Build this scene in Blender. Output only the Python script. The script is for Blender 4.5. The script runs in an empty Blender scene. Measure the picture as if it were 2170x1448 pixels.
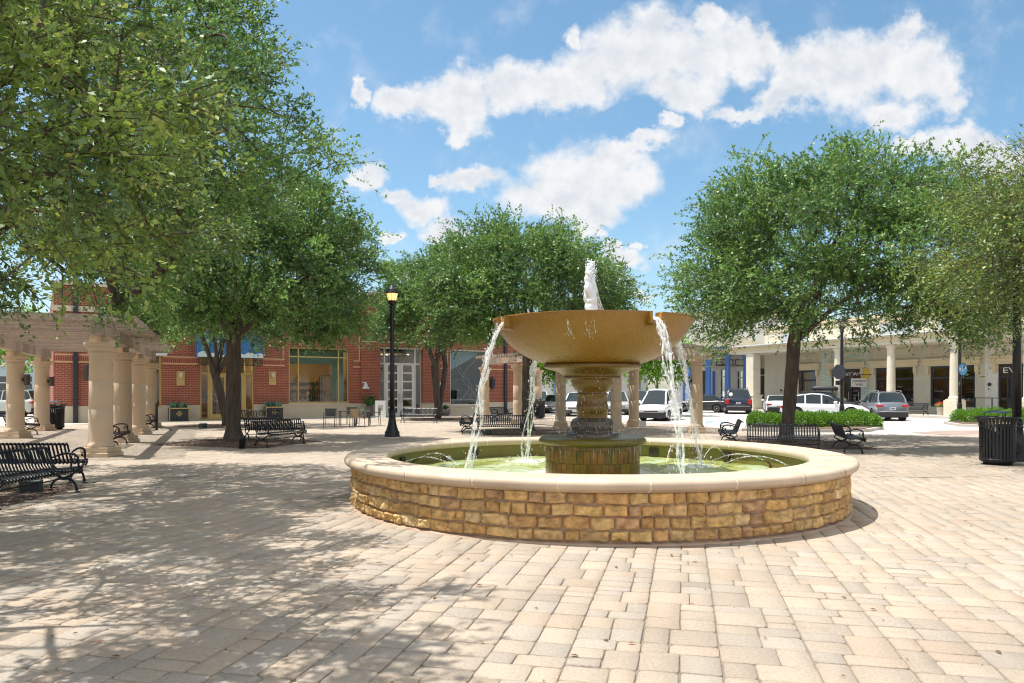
import bpy, bmesh, math, random
import numpy as np
from mathutils import Vector, Matrix
R = math.radians
S = bpy.context.scene
COL = S.collection
# ---------------------------------------------------------------- camera
F = 1570.0; CX = 1085.0; HY = 828.0; CH = 1.75          # photograph's focal length / horizon, camera height
cam = bpy.data.cameras.new('camera'); camo = bpy.data.objects.new('camera', cam); COL.objects.link(camo)
camo.location = (0, 0, CH); camo.rotation_euler = (R(90), 0, 0)
cam.sensor_width = 36; cam.lens = 36*F/2170; cam.shift_y = 104/2170; cam.clip_end = 3000; cam.clip_start = 0.05
S.camera = camo
# ---------------------------------------------------------------- sun, sky, exposure
SUNV = Vector((-0.36, 0.04, 1.0)).normalized()
EL = math.asin(SUNV.z); AZ = math.atan2(SUNV.x, SUNV.y)
sl = bpy.data.lights.new('sun', 'SUN'); sl.energy = 3.3; sl.angle = R(0.5); sl.color = (1, .955, .88)
so = bpy.data.objects.new('sun', sl); COL.objects.link(so); so.rotation_euler = SUNV.to_track_quat('Z', 'Y').to_euler()
S.view_settings.view_transform = 'Standard'; S.view_settings.look = 'None'; S.view_settings.gamma = 1
S.view_settings.exposure = 1.13
S.cycles.use_denoising = True; S.cycles.filter_width = 1.15
S.cycles.max_bounces = 7; S.cycles.diffuse_bounces = 4; S.cycles.glossy_bounces = 3; S.cycles.transmission_bounces = 5
S.cycles.transparent_max_bounces = 12; S.cycles.caustics_reflective = False; S.cycles.caustics_refractive = False
S.cycles.sample_clamp_indirect = 4
W = bpy.data.worlds.new('World'); S.world = W; W.use_nodes = True
wt = W.node_tree; wn = wt.nodes; wl = wt.links
def build_world():
    bg = wn['Background']; bg.inputs[1].default_value = 0.15
    sky = wn.new('ShaderNodeTexSky'); sky.sky_type = 'NISHITA'; sky.sun_disc = False
    sky.sun_elevation = EL; sky.sun_rotation = AZ; sky.ozone_density = 2.2; sky.dust_density = 0.8; sky.air_density = 1.0
    def M(op, a, b=None, c=None):
        n = wn.new('ShaderNodeMath'); n.operation = op
        for i, v in enumerate((a, b, c)):
            if v is None: continue
            if isinstance(v, (int, float)): n.inputs[i].default_value = v
            else: wl.new(v, n.inputs[i])
        return n.outputs[0]
    def V(op, a, b=None):
        n = wn.new('ShaderNodeVectorMath'); n.operation = op
        for i, v in enumerate((a, b)):
            if v is None: continue
            if isinstance(v, tuple): n.inputs[i].default_value = v
            else: wl.new(v, n.inputs[i])
        return n
    tc = wn.new('ShaderNodeTexCoord').outputs['Generated']
    sp = wn.new('ShaderNodeSeparateXYZ'); wl.new(tc, sp.inputs[0])
    yy = M('MAXIMUM', sp.outputs[1], 0.02)
    u = M('DIVIDE', sp.outputs[0], yy); v = M('DIVIDE', sp.outputs[2], yy)
    cb = wn.new('ShaderNodeCombineXYZ'); wl.new(u, cb.inputs[0]); wl.new(v, cb.inputs[1])
    uv = cb.outputs[0]
    def noise(vec, sc, det, rough=.55, off=0):
        n = wn.new('ShaderNodeTexNoise'); n.inputs['Scale'].default_value = sc; n.inputs['Detail'].default_value = det
        n.inputs['Roughness'].default_value = rough
        a = V('ADD', vec, (off, off*.7, off*.3)).outputs[0]; wl.new(a, n.inputs['Vector']); return n
    w1 = noise(uv, 9, 5, .6); w2 = V('SUBTRACT', w1.outputs['Color'], (.5, .5, .5)).outputs[0]
    sc = V('SCALE', w2); sc.inputs['Scale'].default_value = .075; w3 = noise(uv, 34, 6, .6, 5.3); w4 = V('SUBTRACT', w3.outputs['Color'], (.5, .5, .5)).outputs[0]; sc2 = V('SCALE', w4); sc2.inputs['Scale'].default_value = .045
    duv = V('ADD', V('ADD', uv, sc.outputs[0]).outputs[0], sc2.outputs[0]).outputs[0]
    blobs = [(855,215,60,40),(915,205,65,55),(985,205,90,68),(965,255,40,35),(1080,195,85,60),(1160,195,85,55),(1240,165,85,70),(1300,120,95,85),
      (1385,105,115,105),(1470,105,100,95),(1550,95,95,70),(1630,100,55,45),(1400,45,70,40),(1510,35,45,35),(1440,190,90,45),
      (1720,140,90,60),(1790,160,115,95),(1870,120,90,80),(1945,150,90,85),(1985,190,50,70),(1915,75,45,50),(1880,245,85,45),(1700,200,80,50),(1560,235,75,22),(1640,215,50,35),
      (770,187,26,24),(1217,76,28,34),(1230,375,150,85),(1170,415,150,60),(1310,380,100,65),(1300,320,80,45),(1365,292,60,24),(1000,385,85,36),(1265,440,80,45),(1250,485,35,22),
      (1415,255,22,26),(782,372,50,32),(850,415,45,25),(895,440,60,35),(945,490,60,30),(930,375,20,16),(2045,305,90,42),(1960,315,60,28),(2100,330,80,60),
      (1318,548,60,26),(1351,517,20,13),(1350,627,40,13),(1285,600,60,22),(830,505,26,12),(2150,430,90,50),(880,600,60,22),(1290,520,28,18)]
    acc = None
    for (x, y, a, b) in blobs:
        mp = wn.new('ShaderNodeMapping'); mp.vector_type = 'TEXTURE'
        mp.inputs['Location'].default_value = ((x-CX)/F, (HY-y)/F, 0); mp.inputs['Scale'].default_value = (a*1.3/F, b*1.3/F, 1)
        wl.new(duv, mp.inputs['Vector'])
        L = V('LENGTH', mp.outputs[0]).outputs['Value']
        g = M('SUBTRACT', 1.0, L); g = M('MAXIMUM', g, 0.0)
        acc = g if acc is None else M('SMOOTH_MAX', acc, g, .16)
    n2 = noise(uv, 13, 10, .60, 3.1); n3 = noise(uv, 5, 4, .5, 7.7)
    f = M('ADD', M('MULTIPLY', acc, 1.5), M('MULTIPLY', M('SUBTRACT', n2.outputs[0], .5), 1.9))
    mr = wn.new('ShaderNodeMapRange'); mr.interpolation_type = 'SMOOTHSTEP'; wl.new(f, mr.inputs[0])
    mr.inputs[1].default_value = .15; mr.inputs[2].default_value = .95
    gate = wn.new('ShaderNodeMapRange'); wl.new(acc, gate.inputs[0]); gate.inputs[1].default_value = .0; gate.inputs[2].default_value = .22; gate = gate.outputs[0]
    alpha = M('MULTIPLY', mr.outputs[0], gate); alpha = M('MULTIPLY', alpha, M('GREATER_THAN', sp.outputs[1], .05))
    # broken cloud added out of view, overhead and behind the viewer, as fill light
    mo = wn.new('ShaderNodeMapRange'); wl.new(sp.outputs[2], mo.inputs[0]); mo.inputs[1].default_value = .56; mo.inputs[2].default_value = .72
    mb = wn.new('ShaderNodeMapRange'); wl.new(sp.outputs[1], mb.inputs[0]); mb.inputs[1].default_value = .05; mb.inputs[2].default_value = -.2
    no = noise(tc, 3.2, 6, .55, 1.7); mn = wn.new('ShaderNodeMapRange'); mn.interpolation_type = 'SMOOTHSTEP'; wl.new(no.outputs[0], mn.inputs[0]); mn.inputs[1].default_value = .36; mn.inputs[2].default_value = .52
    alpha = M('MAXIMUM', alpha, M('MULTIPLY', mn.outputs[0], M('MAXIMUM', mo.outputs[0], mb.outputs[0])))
    # relief: the side of each puff toward the sun is lighter
    n2b = noise(V('ADD', uv, (-.012, .016, 0)).outputs[0], 13, 10, .60, 3.1)
    relief = M('MULTIPLY', M('SUBTRACT', n2b.outputs[0], n2.outputs[0]), 2.6)
    # softer grey under-sides inside thick cloud
    th = wn.new('ShaderNodeMapRange'); wl.new(M('ADD', M('ADD', acc, relief), M('MULTIPLY', M('SUBTRACT', n3.outputs[0], .5), 1.0)), th.inputs[0])
    th.inputs[1].default_value = .30; th.inputs[2].default_value = 1.15
    cm = wn.new('ShaderNodeMix'); cm.data_type = 'RGBA'; wl.new(th.outputs[0], cm.inputs[0])
    K = 2.75
    cm.inputs[6].default_value = (K*1.02, K*1.03, K*1.05, 1); cm.inputs[7].default_value = (K*.80, K*.85, K*.92, 1)
    # sky: Nishita, a little more saturated towards the zenith
    hs = wn.new('ShaderNodeHueSaturation'); wl.new(sky.outputs[0], hs.inputs['Color']); hs.inputs['Saturation'].default_value = 1.08
    hs.inputs['Value'].default_value = .54; hs.inputs['Hue'].default_value = .485
    mx = wn.new('ShaderNodeMix'); mx.data_type = 'RGBA'; wl.new(alpha, mx.inputs[0]); wl.new(hs.outputs[0], mx.inputs[6])
    cm2 = wn.new('ShaderNodeMix'); cm2.data_type = 'RGBA'; wl.new(M('MAXIMUM', mo.outputs[0], mb.outputs[0]), cm2.inputs[0]); wl.new(cm.outputs[2], cm2.inputs[6]); cm2.inputs[7].default_value = (3.9, 3.9, 3.9, 1)  # the added unseen cloud is whiter than the visible one, to lift the shade
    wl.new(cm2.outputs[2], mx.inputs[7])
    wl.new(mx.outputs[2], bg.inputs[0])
    W.cycles.sampling_method = 'MANUAL'; W.cycles.sample_map_resolution = 1024
build_world()
# ---------------------------------------------------------------- helpers
def gp(x, y):                    # ground point under a pixel of the photograph
    d = CH*F/(y-HY); return ((x-CX)*d/F, d)
def zat(y, d): return CH + (HY-y)*d/F
def tag(o, label=None, cat=None, group=None, kind=None):
    if label: o['label'] = label
    if cat: o['category'] = cat
    if group: o['group'] = group
    if kind: o['kind'] = kind
    return o
def empty(name, loc=(0, 0, 0), rz=0):
    o = bpy.data.objects.new(name, None); COL.objects.link(o); o.location = loc; o.rotation_euler = (0, 0, rz); o.empty_display_size = .2
    return o
def copy_tree(o, parent=None):
    c = o.copy(); COL.objects.link(c); c.parent = parent
    for ch in o.children: copy_tree(ch, c)
    return c
def link(name, me, m, parent=None, smooth=False):
    o = bpy.data.objects.new(name, me); COL.objects.link(o)
    if m is not None and len(me.materials) == 0:
        for k in (m if isinstance(m, (list, tuple)) else [m]): me.materials.append(k)
    if parent: o.parent = parent
    if smooth: me.shade_smooth()
    return o
class MB:
    def __init__(s): s.v = []; s.f = []; s.m = []; s.c = []; s.mi = 0; s.col = None
    def add(s, vs, fs):
        b = len(s.v); s.v += [tuple(v) for v in vs]
        for f in fs:
            s.f.append(tuple(b+i for i in f)); s.m.append(s.mi); s.c.append(s.col or (1, 1, 1, 1))
    def box(s, x0, x1, y0, y1, z0, z1, mt=None):
        vs = [(x0,y0,z0),(x1,y0,z0),(x1,y1,z0),(x0,y1,z0),(x0,y0,z1),(x1,y0,z1),(x1,y1,z1),(x0,y1,z1)]
        if mt is not None: vs = [mt @ Vector(v) for v in vs]
        s.add(vs, [(0,3,2,1),(4,5,6,7),(0,1,5,4),(1,2,6,5),(2,3,7,6),(3,0,4,7)])
    def bbox(s, x0, x1, y0, y1, z0, z1, b=.01):     # box with chamfered edges
        vs = []; fs = []
        def ring(z, i): return [(x0+i+b,y0+i,z),(x1-i-b,y0+i,z),(x1-i,y0+i+b,z),(x1-i,y1-i-b,z),(x1-i-b,y1-i,z),(x0+i+b,y1-i,z),(x0+i,y1-i-b,z),(x0+i,y0+i+b,z)]
        rs = [ring(z0, b), ring(z0+b, 0), ring(z1-b, 0), ring(z1, b)]
        for r in rs: vs += r
        for k in range(3):
            for i in range(8):
                j = (i+1) % 8; fs.append((k*8+i, k*8+j, k*8+8+j, k*8+8+i))
        fs.append(tuple(range(7, -1, -1))); fs.append(tuple(range(24, 32)))
        s.add(vs, fs)
    def prism(s, pts, z0, z1):                        # convex-ish polygon extruded up
        n = len(pts); s.add([(x, y, z0) for x, y in pts]+[(x, y, z1) for x, y in pts],
            [tuple(range(n-1, -1, -1)), tuple(range(n, 2*n))]+[(i, (i+1) % n, n+(i+1) % n, n+i) for i in range(n)])
    def slab(s, pts, y0, y1):                         # polygon in x,z extruded in y
        n = len(pts); s.add([(x, y0, z) for x, z in pts]+[(x, y1, z) for x, z in pts],
            [tuple(range(n)), tuple(range(2*n-1, n-1, -1))]+[((i+1) % n, i, n+i, n+(i+1) % n) for i in range(n)])
    def lathe(s, prof, seg=24, cx=0, cy=0, flute=None, cap=True, a0=0):
        vs = []; n = len(prof)
        for k, (r, z) in enumerate(prof):
            for i in range(seg):
                a = 2*math.pi*i/seg+a0; rr = r
                if flute and flute[0] <= z <= flute[1] and i % 2: rr = r*flute[2]
                vs.append((cx+rr*math.cos(a), cy+rr*math.sin(a), z))
        fs = [(k*seg+i, k*seg+(i+1) % seg, (k+1)*seg+(i+1) % seg, (k+1)*seg+i) for k in range(n-1) for i in range(seg)]
        if cap:
            fs.append(tuple(range(seg-1, -1, -1))); fs.append(tuple(range((n-1)*seg, n*seg)))
        s.add(vs, fs)
    def tube(s, pts, r, seg=6, cap=True):
        pts = [Vector(p) for p in pts]; n = len(pts)
        rs = r if isinstance(r, (list, tuple)) else [r]*n
        vs = []; up = None
        for k in range(n):
            t = (pts[min(k+1, n-1)]-pts[max(k-1, 0)])
            if t.length < 1e-9: t = Vector((0, 0, 1))
            t.normalize()
            if up is None: up = t.orthogonal().normalized()
            a = (up-t*up.dot(t))
            a = a.normalized() if a.length > 1e-6 else t.orthogonal().normalized()
            up = a; b = t.cross(a)
            for i in range(seg):
                q = 2*math.pi*i/seg; vs.append(pts[k]+(a*math.cos(q)+b*math.sin(q))*rs[k])
        fs = [(k*seg+i, k*seg+(i+1) % seg, (k+1)*seg+(i+1) % seg, (k+1)*seg+i) for k in range(n-1) for i in range(seg)]
        if cap: fs += [tuple(range(seg-1, -1, -1)), tuple(range((n-1)*seg, n*seg))]
        s.add(vs, fs)
    def sphere(s, c, r, seg=10, rings=6, sc=(1, 1, 1)):
        prof = [(max(1e-4, math.sin(math.pi*k/rings))*r, -math.cos(math.pi*k/rings)*r) for k in range(rings+1)]
        vs = []
        for (q, z) in prof:
            for i in range(seg):
                a = 2*math.pi*i/seg; vs.append((c[0]+q*math.cos(a)*sc[0], c[1]+q*math.sin(a)*sc[1], c[2]+z*sc[2]))
        s.add(vs, [(k*seg+i, k*seg+(i+1) % seg, (k+1)*seg+(i+1) % seg, (k+1)*seg+i) for k in range(rings) for i in range(seg)])
    def build(s, name, m, parent=None, smooth=False, col=False):
        me = bpy.data.meshes.new(name); me.from_pydata(s.v, [], s.f)
        if isinstance(m, (list, tuple)): me.polygons.foreach_set('material_index', s.m)
        if col:
            at = me.color_attributes.new('Col', 'FLOAT_COLOR', 'CORNER'); arr = []
            for p, c in zip(me.polygons, s.c): arr += list(c)*p.loop_total
            at.data.foreach_set('color', arr)
        me.update()
        return link(name, me, m, parent, smooth)
def bx(name, x0, x1, y0, y1, z0, z1, m, parent=None, b=None):
    q = MB()
    (q.bbox(x0, x1, y0, y1, z0, z1, b) if b else q.box(x0, x1, y0, y1, z0, z1)); return q.build(name, m, parent)
def npmesh(name, verts, faces, m, parent=None, cols=None, smooth=False):   # verts (N,3); faces (M,4) or (M,3)
    me = bpy.data.meshes.new(name); n, k = faces.shape
    me.vertices.add(len(verts)); me.vertices.foreach_set('co', verts.astype(np.float32).ravel())
    me.loops.add(n*k); me.loops.foreach_set('vertex_index', faces.astype(np.int32).ravel())
    me.polygons.add(n); me.polygons.foreach_set('loop_start', np.arange(0, n*k, k, dtype=np.int32))
    me.polygons.foreach_set('loop_total', np.full(n, k, dtype=np.int32))
    if cols is not None:
        at = me.attributes.new('Col', 'FLOAT_COLOR', 'FACE'); at.data.foreach_set('color', cols.astype(np.float32).ravel())
    me.update(calc_edges=True)
    return link(name, me, m, parent, smooth)
def text(name, body, size, m, parent, loc, rot=(R(90), 0, 0), depth=.006, align='CENTER', sx=1):
    c = bpy.data.curves.new('t', 'FONT'); c.body = body; c.size = size; c.extrude = depth; c.align_x = align; c.align_y = 'CENTER'
    t = bpy.data.objects.new('t', c); COL.objects.link(t); bpy.context.view_layer.update()
    me = bpy.data.meshes.new_from_object(t); bpy.data.objects.remove(t); me.materials.clear()
    o = link(name, me, m, parent); o.location = loc; o.rotation_euler = rot; o.scale = (sx, 1, 1); return o
# ---------------------------------------------------------------- materials
def mat(name, col, rough=.6, metal=0, var=0, vscale=4, bump=0, bscale=30, col2=None, spec=.5, coat=0, emit=None, attr=False, vdet=4, stretch=None, obj=True):
    m = bpy.data.materials.new(name); m.use_nodes = True; t = m.node_tree; n = t.nodes; l = t.links
    p = n['Principled BSDF']; p.inputs['Roughness'].default_value = rough; p.inputs['Metallic'].default_value = metal
    p.inputs['Specular IOR Level'].default_value = spec; p.inputs['Coat Weight'].default_value = coat
    p.inputs['Base Color'].default_value = (*col, 1)
    tc = n.new('ShaderNodeTexCoord'); vec = tc.outputs['Object']
    if stretch:
        mp = n.new('ShaderNodeMapping'); mp.inputs['Scale'].default_value = stretch; l.new(vec, mp.inputs[0]); vec = mp.outputs[0]
    src = None
    if attr:
        a = n.new('ShaderNodeAttribute'); a.attribute_name = 'Col'; src = a.outputs['Color']
    if var or col2:
        z = n.new('ShaderNodeTexNoise'); z.inputs['Scale'].default_value = vscale; z.inputs['Detail'].default_value = vdet; l.new(vec, z.inputs['Vector'])
        if col2:
            mr = n.new('ShaderNodeMapRange'); l.new(z.outputs[0], mr.inputs[0]); mr.inputs[1].default_value = .35; mr.inputs[2].default_value = .65
            x = n.new('ShaderNodeMix'); x.data_type = 'RGBA'; l.new(mr.outputs[0], x.inputs[0])
            x.inputs[6].default_value = (*col, 1); x.inputs[7].default_value = (*col2, 1)
            if src: l.new(src, x.inputs[6])
            src = x.outputs[2]
        if var:
            mr = n.new('ShaderNodeMapRange'); l.new(z.outputs[0], mr.inputs[0]); mr.inputs[1].default_value = .25; mr.inputs[2].default_value = .75
            mr.inputs[3].default_value = 1-var; mr.inputs[4].default_value = 1+var
            h = n.new('ShaderNodeHueSaturation'); l.new(mr.outputs[0], h.inputs['Value'])
            if src: l.new(src, h.inputs['Color'])
            else: h.inputs['Color'].default_value = (*col, 1)
            src = h.outputs[0]
    if src: l.new(src, p.inputs['Base Color'])
    if bump:
        z = n.new('ShaderNodeTexNoise'); z.inputs['Scale'].default_value = bscale; z.inputs['Detail'].default_value = 4; l.new(vec, z.inputs['Vector'])
        b = n.new('ShaderNodeBump'); b.inputs['Strength'].default_value = bump; b.inputs['Distance'].default_value = .02
        l.new(z.outputs[0], b.inputs['Height']); l.new(b.outputs[0], p.inputs['Normal'])
    if emit:
        p.inputs['Emission Color'].default_value = (*emit[:3], 1); p.inputs['Emission Strength'].default_value = emit[3]
    return m
def brickmat(name, c1, c2, mortar, bw, rh, ms=.012, rough=.85, bump=.4, swap='XZ', off=.5, var=.12):
    m = bpy.data.materials.new(name); m.use_nodes = True; t = m.node_tree; n = t.nodes; l = t.links; p = n['Principled BSDF']
    p.inputs['Roughness'].default_value = rough
    tc = n.new('ShaderNodeTexCoord'); sp = n.new('ShaderNodeSeparateXYZ'); l.new(tc.outputs['Object'], sp.inputs[0])
    cb = n.new('ShaderNodeCombineXYZ')
    if swap == 'XZ':
        ad = n.new('ShaderNodeMath'); ad.operation = 'ADD'; l.new(sp.outputs[0], ad.inputs[0]); l.new(sp.outputs[1], ad.inputs[1])
        l.new(ad.outputs[0], cb.inputs[0]); l.new(sp.outputs[2], cb.inputs[1])
    elif swap == 'ZX':
        l.new(sp.outputs[2], cb.inputs[0]); l.new(sp.outputs[0], cb.inputs[1])
    else:
        l.new(sp.outputs[0], cb.inputs[0]); l.new(sp.outputs[1], cb.inputs[1])
    b = n.new('ShaderNodeTexBrick'); l.new(cb.outputs[0], b.inputs['Vector']); b.offset = off
    b.inputs['Color1'].default_value = (*c1, 1); b.inputs['Color2'].default_value = (*c2, 1); b.inputs['Mortar'].default_value = (*mortar, 1)
    b.inputs['Scale'].default_value = 1; b.inputs['Mortar Size'].default_value = ms; b.inputs['Brick Width'].default_value = bw; b.inputs['Row Height'].default_value = rh
    b.inputs['Mortar Smooth'].default_value = .1
    z = n.new('ShaderNodeTexNoise'); z.inputs['Scale'].default_value = 1.3; z.inputs['Detail'].default_value = 8; l.new(tc.outputs['Object'], z.inputs['Vector'])
    mr = n.new('ShaderNodeMapRange'); l.new(z.outputs[0], mr.inputs[0]); mr.inputs[1].default_value = .25; mr.inputs[2].default_value = .75; mr.inputs[3].default_value = 1-var; mr.inputs[4].default_value = 1+var
    h = n.new('ShaderNodeHueSaturation'); l.new(mr.outputs[0], h.inputs['Value']); l.new(b.outputs[0], h.inputs['Color']); l.new(h.outputs[0], p.inputs['Base Color'])
    bu = n.new('ShaderNodeBump'); bu.inputs['Strength'].default_value = bump; bu.inputs['Distance'].default_value = .01; bu.invert = True
    l.new(b.outputs['Fac'], bu.inputs['Height']); l.new(bu.outputs[0], p.inputs['Normal'])
    return m
def glassmat(name, tint=(.8, .85, .85), refl=.25, rough=.02):
    m = bpy.data.materials.new(name); m.use_nodes = True; t = m.node_tree; n = t.nodes; l = t.links; n.remove(n['Principled BSDF'])
    o = n['Material Output']; g = n.new('ShaderNodeBsdfGlossy'); g.inputs['Roughness'].default_value = rough; g.inputs['Color'].default_value = (.9, .95, 1, 1)
    tr = n.new('ShaderNodeBsdfTransparent'); tr.inputs[0].default_value = (*tint, 1)
    fr = n.new('ShaderNodeFresnel'); fr.inputs['IOR'].default_value = 1.42
    ad = n.new('ShaderNodeMath'); ad.operation = 'ADD'; ad.inputs[1].default_value = refl; l.new(fr.outputs[0], ad.inputs[0]); ad.use_clamp = True
    x = n.new('ShaderNodeMixShader'); l.new(ad.outputs[0], x.inputs[0]); l.new(tr.outputs[0], x.inputs[1]); l.new(g.outputs[0], x.inputs[2]); l.new(x.outputs[0], o.inputs[0])
    return m
def leafmat(name, c1, c2, c3=None, trans=.35, gloss=.12):
    m = bpy.data.materials.new(name); m.use_nodes = True; t = m.node_tree; n = t.nodes; l = t.links; n.remove(n['Principled BSDF']); o = n['Material Output']
    a = n.new('ShaderNodeAttribute'); a.attribute_name = 'Col'
    sp = n.new('ShaderNodeSeparateColor'); l.new(a.outputs['Color'], sp.inputs[0])
    x = n.new('ShaderNodeMix'); x.data_type = 'RGBA'; x.inputs[6].default_value = (*c1, 1); x.inputs[7].default_value = (*c2, 1); l.new(sp.outputs[0], x.inputs[0])
    x2 = n.new('ShaderNodeMix'); x2.data_type = 'RGBA'; l.new(x.outputs[2], x2.inputs[6]); x2.inputs[7].default_value = (*(c3 or c2), 1)
    mr = n.new('ShaderNodeMapRange'); l.new(sp.outputs[1], mr.inputs[0]); mr.inputs[1].default_value = .85; mr.inputs[2].default_value = 1.0; l.new(mr.outputs[0], x2.inputs[0])
    c = x2.outputs[2]
    d = n.new('ShaderNodeBsdfDiffuse'); l.new(c, d.inputs[0]); tl = n.new('ShaderNodeBsdfTranslucent')
    hs = n.new('ShaderNodeHueSaturation'); hs.inputs['Value'].default_value = 1.5; hs.inputs['Hue'].default_value = .485; l.new(c, hs.inputs['Color']); l.new(hs.outputs[0], tl.inputs[0])
    g = n.new('ShaderNodeBsdfGlossy'); g.inputs['Roughness'].default_value = .5; g.inputs[0].default_value = (.9, 1, .95, 1)
    m1 = n.new('ShaderNodeMixShader'); m1.inputs[0].default_value = trans; l.new(d.outputs[0], m1.inputs[1]); l.new(tl.outputs[0], m1.inputs[2])
    m2 = n.new('ShaderNodeMixShader'); m2.inputs[0].default_value = gloss*.5; l.new(m1.outputs[0], m2.inputs[1]); l.new(g.outputs[0], m2.inputs[2]); l.new(m2.outputs[0], o.inputs[0])
    return m
BLK = mat('black_metal', (.013, .014, .017), .4, 0, bump=.05, bscale=80, spec=.4)
BENCHM = mat('bench_metal', (.010, .012, .018), .4, 0, spec=.35)
LSTONE = mat('cast_stone', (.56, .45, .33), .8, var=.2, vscale=2.6, bump=.3, bscale=50, col2=(.48, .36, .24), vdet=9)
LIME = mat('limestone', (.55, .48, .37), .85, var=.08, vscale=2, bump=.1, bscale=40)
WOOD = mat('grey_wood', (.36, .29, .24), .85, var=.3, vscale=3, bump=.3, bscale=25, stretch=(4, 4, 4), attr=True)
CONC = mat('concrete', (.50, .47, .42), .85, var=.1, vscale=.7, bump=.15, bscale=50, vdet=8)
CONCD = mat('concrete_kerb', (.46, .42, .37), .85, var=.12, vscale=1.5, bump=.15, bscale=50)
GOLD = mat('gold_frame', (.50, .36, .14), .4, .2)
WHITE = mat('white_paint', (.64, .64, .62), .5)
DARK = mat('dark_frame', (.02, .024, .035), .4)
SAGE = mat('sage_stucco', (.50, .47, .38), .9, var=.06, vscale=1.2, bump=.1, bscale=80)
CREAM = mat('cream_trim', (.60, .50, .33), .8, var=.05, vscale=2)
OFFW = mat('off_white_stucco', (.62, .57, .46), .85, var=.08, vscale=1.5)
BLUE = mat('blue_paint', (.055, .15, .42), .5, var=.06)
GLASS = glassmat('window_glass', refl=.0); 
TRUNK = mat('bark', (.085, .066, .052), .95, var=.5, vscale=9, bump=1.0, bscale=14, stretch=(1, 1, .22), vdet=8)
MULCH = mat('mulch', (.09, .05, .03), .95, var=.6, vscale=22, bump=1, bscale=30, col2=(.18, .13, .10))
LEAF = leafmat('oak_leaf', (.028, .10, .028), (.155, .305, .05), (.28, .33, .08), trans=.32)
LEAFB = leafmat('olive_leaf', (.05, .115, .025), (.21, .31, .045), (.38, .40, .09), trans=.34)
LEAFL = leafmat('lime_leaf', (.09, .22, .02), (.17, .32, .03), trans=.5, gloss=.06)
SHRUB = leafmat('shrub_leaf', (.05, .15, .015), (.16, .32, .035), trans=.35, gloss=.05)
# ================================================================ ground
rng = np.random.default_rng(5); random.seed(5)
def sheet(name, pts, z, m, label=None, kind='structure'):
    me = bpy.data.meshes.new(name); me.from_pydata([(x, y, z) for x, y in pts], [], [tuple(range(len(pts)))]); me.update()
    return tag(link(name, me, m), label, None, None, kind)
ROADM = brickmat('street_concrete', (.42, .40, .375), (.44, .42, .39), (.28, .26, .24), 4.5, 4.5, .02, .8, .1, 'XY', 0, .1)
sheet('ground', [(-900, -60), (900, -60), (900, 1500), (-900, 1500)], -.03, ROADM)
PL = [(-30, -8), (30, -8), (30, 33), (17.2, 29.0), (12.5, 30.2), (10.0, 32.0), (9.5, 37), (5.2, 44), (1.5, 57), (-27, 38.5), (-40, 38.5)]
PAVB = brickmat('paver_joint', (.19, .155, .12), (.22, .18, .14), (.16, .13, .10), .3, .25, .01, .95, .2, 'XY')
sheet('plaza_bed', PL, -.014, PAVB)
def inside(px, py, poly):
    c = np.zeros(px.shape, bool); n = len(poly); j = n-1
    for i in range(n):
        xi, yi = poly[i]; xj, yj = poly[j]
        hit = ((yi > py) != (yj > py)) & (px < (xj-xi)*(py-yi)/((yj-yi) or 1e-9)+xi); c ^= hit; j = i
    return c
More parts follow.
